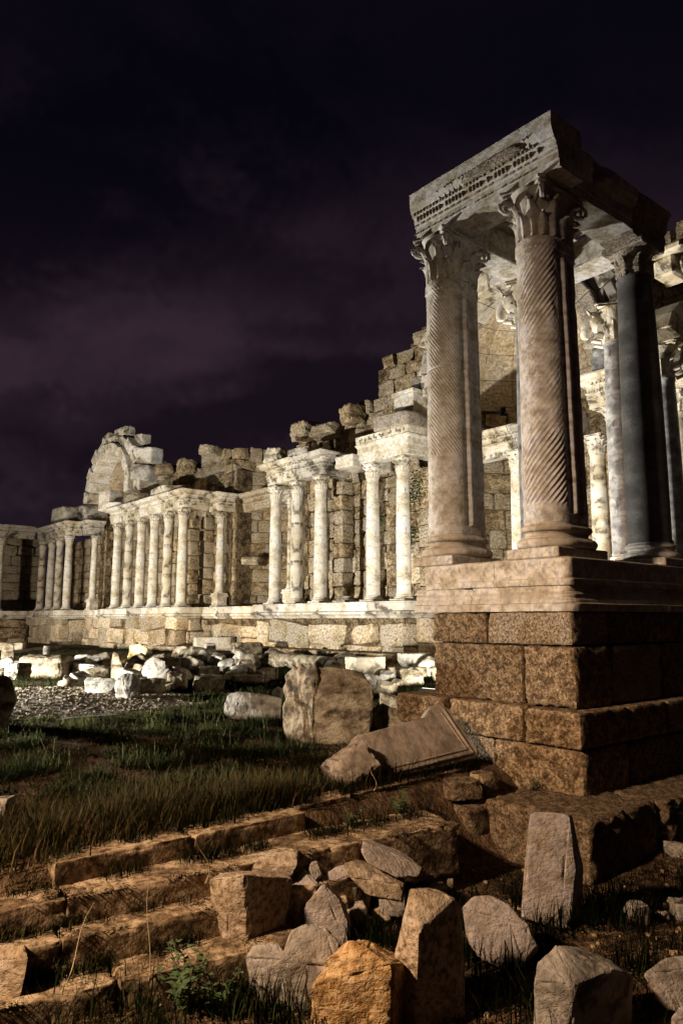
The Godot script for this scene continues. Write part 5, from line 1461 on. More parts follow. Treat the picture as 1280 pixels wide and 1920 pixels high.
func make_rubble() -> void:
	var g := "rubble blocks lying before the facade"
	broken_stone("carved_block", "big block with carved drapery folds, in the middle of the rubble", M.rub_grey, Vector3(5.783, 0.836, -7.657), [Vector3(-0.143, 0.995, -0.108), Vector3(-0.069, 1.017, 0.007), Vector3(-0.095, 1.018, 0.443), Vector3(-0.151, 0.7, -0.265), Vector3(-0.116, 0.232, -0.282), Vector3(-0.11, 0, -0.137), Vector3(-0.102, 0.004, 0.11), Vector3(-0.155, 0.844, 0.448), Vector3(-0.085, 0.431, 0.445), Vector3(-0, 0.043, 0.403), Vector3(0.238, 0.971, 0.12), Vector3(0.153, 0.96, -0.467), Vector3(0.222, 0.023, -0.667), Vector3(0.413, 0.01, -0.049)], [0, 2, 1, 1, 0, 1, 11, 2, 0, 7, 2, 3, 0, 3, 7, 4, 0, 11, 3, 5, 1, 2, 10, 6, 1, 10, 11, 6, 2, 7, 8, 7, 2, 8, 9, 8, 2, 9, 10, 9, 3, 4, 5, 4, 3, 12, 4, 10, 3, 5, 7, 4, 3, 11, 12, 11, 4, 12, 5, 12, 5, 6, 7, 4, 5, 13, 6, 13, 5, 12, 13, 13, 6, 8, 7, 14, 6, 9, 8, 14, 6, 13, 9, 13, 9, 13, 10, 9, 10, 13, 11, 15, 11, 13, 12, 15], 0.02, 640, "rubble blocks lying before the facade", 0.07)
	broken_stone("broken_block", "smooth dark-stained boulder joined to the right of the drapery block", M.rub_grey, Vector3(6.118, 0.875, -7.241), [Vector3(-0.389, 0.914, -0.099), Vector3(-0.257, 0.95, -0.032), Vector3(0.035, 0.905, 0.205), Vector3(0.165, 0.72, 0.344), Vector3(0.157, 0.556, 0.372), Vector3(0.088, 0.036, 0.347), Vector3(-0.189, 0, 0.174), Vector3(-0.394, 0.019, -0.043), Vector3(-0.459, 0.641, -0.028), Vector3(0.079, 0.919, -0.416), Vector3(0.433, 0.836, -0.134), Vector3(0.595, 0.023, -0.153), Vector3(0.136, 0.023, -0.538)], [0, 2, 1, 1, 0, 1, 9, 2, 0, 8, 2, 3, 0, 12, 8, 4, 0, 9, 12, 4, 1, 2, 9, 5, 2, 8, 3, 3, 2, 3, 10, 6, 2, 10, 9, 5, 3, 8, 4, 7, 3, 4, 11, 8, 3, 11, 10, 8, 4, 6, 5, 7, 4, 5, 11, 9, 4, 8, 6, 7, 5, 6, 11, 10, 6, 8, 7, 11, 6, 7, 12, 12, 6, 12, 11, 10, 7, 8, 12, 4, 9, 10, 11, 13, 9, 11, 12, 13], 0.016, 641, "rubble blocks lying before the facade")
	broken_stone("rubble_block", "angular grey rock in front of the smooth dark-stained boulder", M.rub_grey, Vector3(6.487, 0.898, -7.700), [Vector3(-0.085, 0.347, -0.018), Vector3(-0.032, 0.365, 0.159), Vector3(-0.048, 0.257, 0.283), Vector3(-0.048, 0.008, 0.262), Vector3(-0.133, 0, -0.113), Vector3(-0.129, 0.218, -0.186), Vector3(0.089, 0.323, -0.137), Vector3(0.173, 0.253, 0.072), Vector3(0.153, 0, 0.007), Vector3(0.06, 0.013, -0.327)], [0, 2, 1, 1, 0, 1, 6, 2, 0, 5, 2, 3, 0, 6, 5, 4, 1, 2, 7, 5, 1, 7, 6, 6, 2, 4, 3, 3, 2, 3, 7, 7, 2, 5, 4, 3, 3, 4, 8, 8, 3, 8, 7, 9, 4, 5, 9, 10, 4, 9, 8, 8, 5, 6, 9, 11, 6, 7, 9, 12, 7, 8, 9, 12], 0.01, 642, "rubble blocks lying before the facade")
	broken_stone("rubble_block", "pale faceted rock right of the angular grey rock", M.rub_white, Vector3(6.438, 0.880, -7.305), [Vector3(-0.088, 0.393, -0.135), Vector3(-0.069, 0.415, 0.051), Vector3(0.004, 0.306, 0.212), Vector3(-0.039, 0.004, 0.197), Vector3(-0.122, 0, -0.013), Vector3(-0.137, 0.246, -0.047), Vector3(0.09, 0.378, -0.235), Vector3(0.19, 0.316, -0.013), Vector3(0.171, 0.037, -0.016)], [0, 5, 1, 1, 0, 1, 6, 2, 0, 4, 5, 3, 0, 6, 4, 4, 1, 3, 2, 5, 1, 2, 7, 6, 1, 5, 3, 5, 1, 7, 6, 7, 2, 3, 8, 8, 2, 8, 7, 8, 3, 5, 4, 5, 3, 4, 8, 9, 4, 6, 8, 10, 6, 7, 8, 11], 0.008, 643, "rubble blocks lying before the facade")
	broken_stone("carved_fragment", "grey fragment with ribbed carving beside the podium's left foot", M.rub_grey, Vector3(6.727, 0.849, -7.016), [Vector3(-0.167, 0.415, -0.197), Vector3(-0.124, 0.489, -0.152), Vector3(-0.11, 0.493, -0.007), Vector3(-0.106, 0.457, 0.181), Vector3(0.005, 0.353, 0.331), Vector3(0.081, 0.244, 0.401), Vector3(0.058, 0.068, 0.401), Vector3(-0.177, 0.012, -0.26), Vector3(-0.187, 0.281, -0.227), Vector3(0.079, 0.471, -0.28), Vector3(0.28, 0.308, 0.105), Vector3(0.295, 0.045, 0.134), Vector3(0.073, 0, -0.432)], [0, 2, 1, 1, 0, 1, 9, 2, 0, 3, 2, 1, 0, 8, 3, 3, 0, 12, 8, 4, 0, 9, 12, 4, 1, 2, 9, 5, 2, 3, 9, 6, 3, 6, 4, 7, 3, 4, 10, 6, 3, 7, 6, 8, 3, 8, 7, 9, 3, 10, 9, 6, 4, 6, 5, 10, 4, 5, 10, 11, 5, 6, 11, 12, 5, 11, 10, 13, 6, 7, 11, 14, 7, 8, 12, 15, 7, 12, 11, 14, 9, 10, 12, 16, 10, 11, 12, 16], 0.012, 644, "rubble blocks lying before the facade", 0.02)
	broken_stone("rubble_block", "slanting grey slab behind the ribbed fragment", M.rub_grey, Vector3(8.212, 0.910, -8.384), [Vector3(-0.16, 0.377, -0.305), Vector3(-0.208, 0.365, -0.182), Vector3(-0.097, 0.254, 0.307), Vector3(0.065, 0.089, 0.346), Vector3(0, 0, 0.341), Vector3(-0.203, 0.119, -0.238), Vector3(0.063, 0.366, -0.396), Vector3(0.238, 0.225, 0.056), Vector3(0.301, 0.028, 0.071)], [0, 5, 1, 1, 0, 1, 6, 2, 0, 6, 5, 3, 1, 5, 2, 4, 1, 2, 6, 2, 2, 4, 3, 5, 2, 3, 7, 6, 2, 5, 4, 7, 2, 7, 6, 2, 3, 4, 8, 8, 3, 8, 7, 9, 4, 5, 8, 10, 5, 6, 8, 11, 6, 7, 8, 12], 0.008, 645, "rubble blocks lying before the facade")
	broken_stone("rubble_block", "white rounded block left of the carved drapery block", M.rub_white, Vector3(6.411, 0.848, -9.792), [Vector3(-0.254, 0.28, -0.368), Vector3(-0.234, 0.432, -0.25), Vector3(-0.173, 0.469, -0.013), Vector3(-0.01, 0.427, 0.294), Vector3(0.192, 0.384, 0.521), Vector3(0.169, 0.067, 0.574), Vector3(-0.008, 0.022, 0.443), Vector3(-0.244, 0, -0.123), Vector3(-0.261, 0.107, -0.331), Vector3(0.005, 0.43, -0.402), Vector3(0.384, 0.375, 0.153), Vector3(0.426, 0.056, 0.128), Vector3(0.008, 0.017, -0.627)], [0, 8, 1, 1, 0, 1, 9, 2, 0, 12, 8, 3, 0, 9, 12, 4, 1, 7, 2, 1, 1, 2, 9, 5, 1, 8, 7, 1, 2, 3, 4, 6, 2, 6, 3, 7, 2, 4, 10, 6, 2, 7, 6, 7, 2, 10, 9, 6, 3, 6, 4, 8, 4, 6, 5, 8, 4, 5, 11, 9, 4, 11, 10, 9, 5, 6, 11, 10, 6, 7, 12, 10, 6, 12, 11, 10, 7, 8, 12, 11, 9, 10, 12, 12, 10, 11, 12, 12], 0.018, 646, "rubble blocks lying before the facade")
	broken_stone("rubble_block", "small white stone touching the carved drapery block", M.rub_white, Vector3(8.237, 0.900, -11.643), [Vector3(-0.096, 0.151, -0.117), Vector3(-0.051, 0.266, 0.025), Vector3(0.049, 0.218, 0.126), Vector3(0.022, 0, 0.168), Vector3(-0.106, 0, -0.064), Vector3(0.039, 0.243, -0.102), Vector3(0.143, 0.123, -0.037)], [0, 4, 1, 1, 0, 1, 5, 2, 0, 6, 4, 3, 0, 5, 6, 3, 1, 3, 2, 4, 1, 2, 5, 5, 1, 4, 3, 6, 2, 3, 6, 7, 2, 6, 5, 8, 3, 4, 6, 9], 0.008, 647, "rubble blocks lying before the facade")
	broken_stone("boulder", "large half-lit boulder in the left rubble heap", M.rub_white, Vector3(7.881, 0.862, -15.991), [Vector3(-0.246, 0.375, -0.235), Vector3(-0.218, 0.594, -0.146), Vector3(-0.139, 0.709, 0.116), Vector3(0.023, 0.605, 0.328), Vector3(0.116, 0.346, 0.423), Vector3(0.081, 0.021, 0.464), Vector3(-0.238, 0, -0.108), Vector3(0.055, 0.678, -0.225), Vector3(0.304, 0.457, -0.058), Vector3(0.276, 0.048, -0.027), Vector3(-0.014, 0.08, -0.534)], [0, 6, 1, 1, 0, 1, 10, 2, 0, 10, 6, 3, 1, 6, 2, 1, 1, 2, 7, 4, 1, 7, 10, 2, 2, 5, 3, 5, 2, 3, 7, 6, 2, 6, 5, 7, 3, 5, 4, 8, 3, 4, 8, 9, 3, 8, 7, 10, 4, 5, 9, 11, 4, 9, 8, 11, 5, 6, 9, 12, 6, 10, 9, 12, 7, 8, 10, 13, 8, 9, 10, 14], 0.02, 648, "rubble blocks lying before the facade")
	broken_stone("rubble_block", "white jagged stone with dark top at the front of the left rubble heap", M.rub_white, Vector3(6.121, 0.910, -13.588), [Vector3(-0.177, 0.359, -0.153), Vector3(-0.125, 0.473, -0.017), Vector3(0.024, 0.486, 0.169), Vector3(0.121, 0.361, 0.293), Vector3(0.08, 0.172, 0.354), Vector3(-0.093, 0.001, 0.242), Vector3(-0.182, 0, -0.081), Vector3(-0.19, 0.191, -0.155), Vector3(0.077, 0.474, -0.185), Vector3(0.259, 0.373, -0.051), Vector3(0.213, 0.058, -0.018), Vector3(-0.007, 0.084, -0.396)], [0, 5, 1, 1, 0, 1, 8, 2, 0, 7, 5, 1, 0, 11, 7, 3, 0, 8, 11, 4, 1, 5, 2, 5, 1, 2, 8, 6, 2, 4, 3, 7, 2, 3, 9, 8, 2, 5, 4, 5, 2, 9, 8, 9, 3, 4, 9, 10, 4, 5, 10, 11, 4, 10, 9, 10, 5, 7, 6, 1, 5, 6, 10, 12, 6, 7, 11, 13, 6, 11, 10, 12, 8, 9, 11, 14, 9, 10, 11, 15], 0.018, 649, "rubble blocks lying before the facade")
	broken_stone("rubble_block", "long white block lying at the front of the left rubble heap", M.rub_white, Vector3(6.181, 0.893, -14.999), [Vector3(-0.262, 0.275, -0.24), Vector3(-0.158, 0.33, -0.314), Vector3(0.159, 0.328, 0.285), Vector3(0.126, 0.238, 0.503), Vector3(0.072, 0.016, 0.548), Vector3(-0.109, 0, 0.459), Vector3(-0.268, 0.028, -0.134), Vector3(-0.017, 0.311, -0.528), Vector3(0.279, 0.283, -0.019), Vector3(0.245, 0.03, 0.036), Vector3(-0.068, 0.047, -0.596)], [0, 2, 1, 1, 0, 1, 7, 2, 0, 3, 2, 1, 0, 5, 3, 3, 0, 6, 5, 4, 0, 10, 6, 5, 0, 7, 10, 6, 1, 2, 7, 7, 2, 3, 8, 8, 2, 8, 7, 7, 3, 5, 4, 9, 3, 4, 9, 10, 3, 9, 8, 10, 4, 5, 9, 11, 5, 6, 10, 11, 5, 10, 9, 11, 7, 8, 10, 12, 8, 9, 10, 13], 0.015, 650, "rubble blocks lying before the facade")
	broken_stone("standing_stone", "narrow grey slab standing upright in the left rubble heap", M.rub_grey, Vector3(7.720, 0.904, -17.813), [Vector3(-0.115, 0.48, -0.071), Vector3(-0.105, 0.716, 0.009), Vector3(-0.041, 0.667, 0.151), Vector3(0.053, 0.384, 0.216), Vector3(0.058, 0, 0.213), Vector3(-0.097, 0.015, -0.094), Vector3(-0.019, 0.71, -0.096), Vector3(0.126, 0.398, 0.016), Vector3(0.13, 0.032, -0.05), Vector3(0.012, 0.049, -0.293)], [0, 5, 1, 1, 0, 1, 6, 2, 0, 9, 5, 3, 0, 6, 9, 2, 1, 5, 2, 1, 1, 2, 6, 4, 2, 4, 3, 5, 2, 3, 7, 6, 2, 5, 4, 7, 2, 7, 6, 8, 3, 4, 7, 9, 4, 5, 8, 10, 4, 8, 7, 9, 5, 9, 8, 10, 6, 7, 9, 11, 7, 8, 9, 11], 0.01, 651, "rubble blocks lying before the facade")
	broken_stone("dark_pedestal", "squat stone pedestal cut off by the left edge beside the gravel", M.rub_grey, Vector3(3.089, 0.805, -10.981), [Vector3(-0.322, 0.82, -0.363), Vector3(-0.02, 0.859, 0.342), Vector3(0.032, 0.819, 0.404), Vector3(0.1, 0.582, 0.455), Vector3(0.093, 0.501, 0.473), Vector3(-0.025, 0.363, 0.375), Vector3(-0.011, 0.097, 0.336), Vector3(-0.276, 0.046, -0.339), Vector3(0.125, 0.808, -0.206), Vector3(0.257, 0.496, -0.154), Vector3(0.161, 0.05, -0.32), Vector3(-0.114, 0, -1.003)], [0, 5, 1, 1, 0, 1, 8, 2, 0, 7, 5, 1, 0, 11, 7, 3, 0, 8, 11, 4, 1, 5, 2, 5, 1, 2, 8, 6, 2, 4, 3, 7, 2, 3, 9, 8, 2, 5, 4, 5, 2, 9, 8, 8, 3, 4, 9, 9, 4, 5, 6, 10, 4, 6, 10, 11, 4, 10, 9, 11, 5, 7, 6, 1, 6, 7, 10, 12, 7, 11, 10, 12, 8, 9, 11, 13, 9, 10, 11, 14], 0.01, 652, "rubble blocks lying before the facade")
	# fallen shaft behind the carved block
	var fs := single("fallen_column", shaft_mesh(0.19, 0.175, 2.4, 24, 16, 33, 0.004), M.rub_grey, "smooth column shaft lying behind the carved drapery block", "column", Transform3D(Basis(Vector3.BACK, 0.0), Vector3.ZERO), g)
	var p0 := Vector3(11.56, 1.00, -16.46)
	var p1 := Vector3(11.92, 1.05, -12.95)
	p0.y = ground(p0.x, p0.z) + 0.22
	p1.y = p0.y - 0.02
	var ax := (p1 - p0).normalized()
	var sidev := ax.cross(Vector3.UP).normalized()
	fs.transform = Transform3D(Basis(sidev, ax, sidev.cross(ax)), p0)
	stone("white_slab", "bright white squared slab on the rubble left of the podium end", [14.23, -24.41, 1.54, 0.51], 0.5, M.marble_new, 310, 22.0, Vector3.ZERO, 0, 26.0, 0.006, 12, 0.12, [], 0.05, g)
	stone("rubble_block", "grey squared block right of the bright white slab", [12.50, -19.38, 0.97, 0.58], 0.6, M.rub_grey, 311, 30.0, Vector3.ZERO, 1, 22.0, 0.01, 12, 0.05, [], 0.05, g)
	stone("rubble_block", "small column drum piece between slab and podium", [17.46, -26.66, 0.79, 0.45], 0.25, M.marble_old, 312, 40.0, Vector3(0.1, 0, 0.3), 2, 8.0, 0.01, 12, 0.3, [], 0.05, g)
	stone("inscribed_block", "pale squared block with a weathered carved face below the podium", [11.26, -12.59, 0.88, 0.55], 0.6, M.marble_old, 313, 26.0, Vector3.ZERO, 0, 26.0, 0.006, 14, 0.05, [], 0.05, g)
	var cf := stone("cornice_fragment", "cornice fragment with a row of beads lying right of the squared block", [12.83, -12.58, 0.86, 0.40], 0.5, M.rub_white, 314, 18.0, Vector3.ZERO, 1, 18.0, 0.01, 14, 0.08, [[-0.7, -0.7, 0, 0.75]], 0.05, g)
	stone("rubble_block", "long low slab on the ground below the beaded cornice fragment", [11.83, -11.84, 0.98, 0.26], 0.5, M.rub_grey, 315, 5.0, Vector3.ZERO, 1, 18.0, 0.01, 12, 0.0, [], 0.05, g)
	# left heap
	stone("rubble_block", "light-edged block at the left end of the left rubble heap", [7.48, -19.17, 0.69, 0.41], 0.6, M.rub_white, 320, 5.0, Vector3(0, 0, -0.1), 7, 25.2, 0.0240, 18, 0.0, [], 0.05, g)
	stone("rubble_block", "chalky white stone right of the light-edged block", [7.53, -18.67, 0.49, 0.35], 0.4, M.rub_white, 321, 25.0, Vector3.ZERO, 8, 25.2, 0.0240, 18, 0.0, [], 0.05, g)
	stone("rubble_block", "grey tilted stone right of the upright slab", [8.08, -17.76, 0.48, 0.45], 0.4, M.rub_grey, 323, 15.0, Vector3(0, 0, -0.3), 7, 25.2, 0.0240, 18, 0.0, [], 0.05, g)
	stone("rubble_block", "dark low block behind the jagged white stone", [6.90, -14.19, 0.61, 0.34], 0.5, M.rub_grey, 327, 0.0, Vector3.ZERO, 7, 23.4, 0.0240, 18, 0.0, [], 0.05, g)
	stone("rubble_block", "dark block in the middle of the left rubble heap", [7.74, -14.70, 0.46, 0.46], 0.5, M.rub_grey, 328, 5.0, Vector3.ZERO, 7, 23.4, 0.0240, 18, 0.0, [], 0.05, g)
	stone("rubble_block", "pale squared stone below the bright white slab", [9.55, -16.57, 0.61, 0.35], 0.4, M.rub_grey, 329, 25.0, Vector3.ZERO, 1, 18.0, 0.015, 14, 0.04, [], 0.05, g)
	stone("boulder", "mottled grey boulder in the grass below the pale squared stone", [8.01, -13.84, 0.69, 0.38], 0.5, M.rub_grey, 330, 15.0, Vector3.ZERO, 8, 19.8, 0.0320, 20, 0.0, [], 0.05, g)
	stone("rubble_block", "dark triangular stone against the six-column podium", [10.40, -22.35, 0.54, 0.44], 0.4, M.rub_grey, 331, 5.0, Vector3(0, 0, 0.4), 7, 25.2, 0.0240, 16, 0.0, [], 0.05, g)
	stone("rubble_block", "long grey block behind the left rubble heap", [10.10, -19.93, 1.11, 0.43], 0.5, M.rub_grey, 332, -5.0, Vector3.ZERO, 2, 16.0, 0.02, 12, 0.0, [], 0.05, g)
	stone("rubble_block", "jumbled grey stone left of the bright white slab", [11.42, -20.39, 0.65, 0.55], 0.5, M.rub_grey, 333, 25.0, Vector3(0, 0, -0.2), 7, 25.2, 0.0320, 18, 0.0, [], 0.05, g)
	stone("column_drum", "short fluted column stump left of the bright white slab's end", [12.12, -20.91, 0.37, 0.61], 0.3, M.rub_white, 334, 25.0, Vector3.ZERO, 2, 8.0, 0.015, 14, 0.0, [], 0.05, g)
	stone("rubble_block", "pointed white stone at the left rubble heap's far side", [9.21, -18.42, 0.40, 0.31], 0.4, M.rub_white, 335, 15.0, Vector3.ZERO, 8, 21.6, 0.0240, 16, 0.0, [], 0.05, g)
	stone("rubble_block", "leaning shard right of the pale squared stone", [11.39, -17.68, 0.62, 0.44], 0.3, M.rub_grey, 336, 5.0, Vector3(0, 0, 0.4), 7, 25.2, 0.0240, 16, 0.0, [], 0.05, g)
	stone("rubble_block", "low dark slab in the grass behind the white rounded block", [9.50, -14.65, 0.85, 0.24], 0.5, M.rub_grey, 337, 0.0, Vector3.ZERO, 6, 25.2, 0.0240, 16, 0.0, [], 0.05, g)
	stone("rubble_block", "small grey stone at the end of the lying column shaft", [10.44, -15.04, 0.31, 0.33], 0.3, M.rub_grey, 338, 0.0, Vector3.ZERO, 8, 21.6, 0.0160, 16, 0.0, [], 0.05, g)
	# far left
	stone("standing_stone", "pale oval stone standing at the left edge beyond the gravel", [7.41, -25.62, 0.43, 0.69], 0.3, M.rub_grey, 341, 15.0, Vector3.ZERO, 6, 12.6, 0.0160, 18, 0.1, [], 0.05, g)
	stone("rubble_block", "bright white stone below the oval stone at the left edge", [5.80, -19.68, 0.34, 0.50], 0.4, M.rub_white, 342, 25.0, Vector3.ZERO, 8, 21.6, 0.0240, 18, 0.0, [], 0.05, g)
	stone("fallen_drum", "long dark fallen block in the grass beyond the gravel", [6.52, -19.52, 1.43, 0.68], 0.9, M.rub_grey, 343, 0.0, Vector3.ZERO, 2, 8.0, 0.04, 18, 0.0, [], 0.05, g)
	stone("rubble_block", "white slab lying against the side wing at the left edge", [11.19, -38.81, 1.83, 0.42], 0.6, M.marble_old, 344, 5.0, Vector3.ZERO, 1, 20.0, 0.01, 12, 0.0, [], 0.05, g)
	stone("rubble_block", "small white stone at the corner of the six-column podium", [11.06, -32.88, 0.23, 0.46], 0.3, M.rub_white, 345, 5.0, Vector3.ZERO, 8, 21.6, 0.0080, 14, 0.0, [], 0.05, g)
	var rs := RandomNumberGenerator.new()
	rs.seed = 55
	var bits := []
	for k in 6:
		var h := Vector3(0.2, 0.14, 0.17)
		bits.append(rock(h, cuts(700 + k, 7, h, 0.55, 0.9), 30.0, 0.012, 6.0, 9, 700 + k, 0.15))
	var used_words := {}
	var anchors := {"the gravel patch": Vector2(6.5, -14.5), "the upright slab": Vector2(8.0, -19.0), "the half-lit boulder": Vector2(9.0, -18.5), "the bright white slab": Vector2(11.0, -20.5), "the drapery block": Vector2(8.0, -9.5), "the lying shaft": Vector2(10.0, -13.0), "the squared block": Vector2(12.0, -14.5), "the six-column podium": Vector2(12.5, -26.0), "the long podium": Vector2(13.2, -18.0), "the pavilion podium": Vector2(8.5, -7.5), "the grass": Vector2(7.5, -12.0)}
	for k in 90:
		var x := rs.randf_range(6.0, 12.6)
		var z := -14.2 - rs.randf() * 9.0 - (x - 6.0) * 0.35
		if x > 9.6 and rs.randf() < 0.35:
			z = -11.0 - rs.randf() * 4.0
		var sc := rs.randf_range(0.55, 1.9)
		var b := Basis.from_euler(Vector3(rs.randf_range(-0.4, 0.4), rs.randf() * TAU, rs.randf_range(-0.4, 0.4))).scaled(Vector3.ONE * sc)
		var spot := Vector2(x, z)
		var near := anchors.keys()
		near.sort_custom(func(p, q): return spot.distance_to(anchors[p]) < spot.distance_to(anchors[q]))
		var say := "%s %s %s lying between %s and %s" % ["large" if sc > 1.45 else "small" if sc < 0.95 else "middling", ["white", "grey", "cream"][k % 3], ["chip", "wedge", "lump", "shard", "flat stone", "angular stone"][k % 6], near[0], near[1]]
		if used_words.has(say):
			continue
		used_words[say] = true
		single("broken_stone", bits[k % 6], [M.rub_white, M.rub_grey, M.marble_old][k % 3], say, "stone", Transform3D(b, g3(x, z, 0.07 * sc)), "small broken stones strewn before the facade")
	# stylobate blocks at the foot of the right-hand podium
	var t := thing("stylobate", "low line of foundation blocks at the foot of the long podium", "foundation", Vector3(13.6, 0.9, -17.6))
	for k in 6:
		var h := Vector3(0.35, 0.22, 0.6)
		part(t, "block", rock(h, cuts(350 + k, 2, h, 0.85, 0.97), 14.0, 0.02, 2.5, 12, 350 + k), [M.wall0, M.wall2, M.wall3][k % 3], Transform3D(Basis(Vector3.UP, 0.03 * sin(k * 2.0)), Vector3(0.0, 0.42, 3.1 - 1.22 * k)))

# ------------------------------------------------------------------ plants
func blade(mb: MB, foot: Vector3, dir: float, h: float, lean: float, w: float, col: Color, cols: PackedColorArray) -> void:
	var d := Vector3(cos(dir), 0, sin(dir))
	var s := Vector3(-d.z, 0, d.x) * w
	var p0 := foot
	var p1 := foot + Vector3.UP * h * 0.55 + d * lean * 0.3
	var p2 := foot + Vector3.UP * h + d * lean
	var o := mb.v.size()
	mb.v.append_array([p0 - s, p0 + s, p1 - s * 0.75, p1 + s * 0.75, p2])
	for q in [[0, 1, 2], [1, 3, 2], [2, 3, 4]]:
		mb.t.append_array([o + q[0], o + q[1], o + q[2]])
		mb.g.append(1)
	for k in 5:
		cols.append(col)

func tuft(sd: int, count: int, h: float, spread: float, w: float, palette: Array, lean := 0.5) -> ArrayMesh:
	var r := RandomNumberGenerator.new()
	r.seed = sd
	var mb := MB.new()
	var cols := PackedColorArray()
	for k in count:
		var a := r.randf() * TAU
		var rr := spread * sqrt(r.randf())
		var c: Color = palette[r.randi_range(0, palette.size() - 1)]
		blade(mb, Vector3(cos(a) * rr, -0.02, sin(a) * rr), r.randf() * TAU, h * r.randf_range(0.5, 1.15), h * lean * r.randf_range(0.2, 1.0), w * r.randf_range(0.7, 1.2), c, cols)
	var arr := []
	arr.resize(Mesh.ARRAY_MAX)
	var nrm := PackedVector3Array()
	for k in range(0, mb.v.size(), 5):
		var n := (mb.v[k + 1] - mb.v[k]).cross(mb.v[k + 4] - mb.v[k]).normalized()
		for q in 5:
			nrm.append(n)
	arr[Mesh.ARRAY_VERTEX] = mb.v
	arr[Mesh.ARRAY_NORMAL] = nrm
	arr[Mesh.ARRAY_COLOR] = cols
	arr[Mesh.ARRAY_INDEX] = mb.t
	var am := ArrayMesh.new()
	am.add_surface_from_arrays(Mesh.PRIMITIVE_TRIANGLES, arr)
	return am

func scatter(called: String, label: String, category: String, mesh: Mesh, mat: Material, spots: Array) -> void:
	var mm := MultiMesh.new()
	mm.transform_format = MultiMesh.TRANSFORM_3D
	mm.mesh = mesh
	mm.instance_count = spots.size()
	for k in spots.size():
		mm.set_instance_transform(k, spots[k])
	var o := MultiMeshInstance3D.new()
	o.name = numbered(called)
	o.multimesh = mm
	o.material_override = mat
	add_child(o)
	o.set_meta("kind", "stuff")
	tag(o, label, category)

func spots(count: int, x0: float, x1: float, z0: float, z1: float, keep: Callable, lo: float, hi: float, sd: int) -> Array:
	var r := RandomNumberGenerator.new()
	r.seed = sd
	var out := []
	for k in count:
		var x := r.randf_range(x0, x1)
		var z := r.randf_range(z0, z1)
		var dens: float = keep.call(x, z)
		var pick := r.randf()
		var yaw := r.randf() * TAU
		var s := r.randf_range(lo, hi)
		if pick < dens:
			out.append(Transform3D(Basis(Vector3.UP, yaw).scaled(Vector3(s, s * (0.45 + 0.9 * dens), s)), Vector3(x, ground(x, z), z)))
	return out

func on_gravel(x: float, z: float) -> float:
	# 1 inside the gravel patch at the left, fading out at a ragged edge
	var d := Vector2((x - 4.9) / 2.5, (z + 14.0) / 2.9).length() + 0.25 * noise_c.get_noise_2d(x * 40.0, z * 40.0)
	return smoothstep(1.08, 0.9, d)

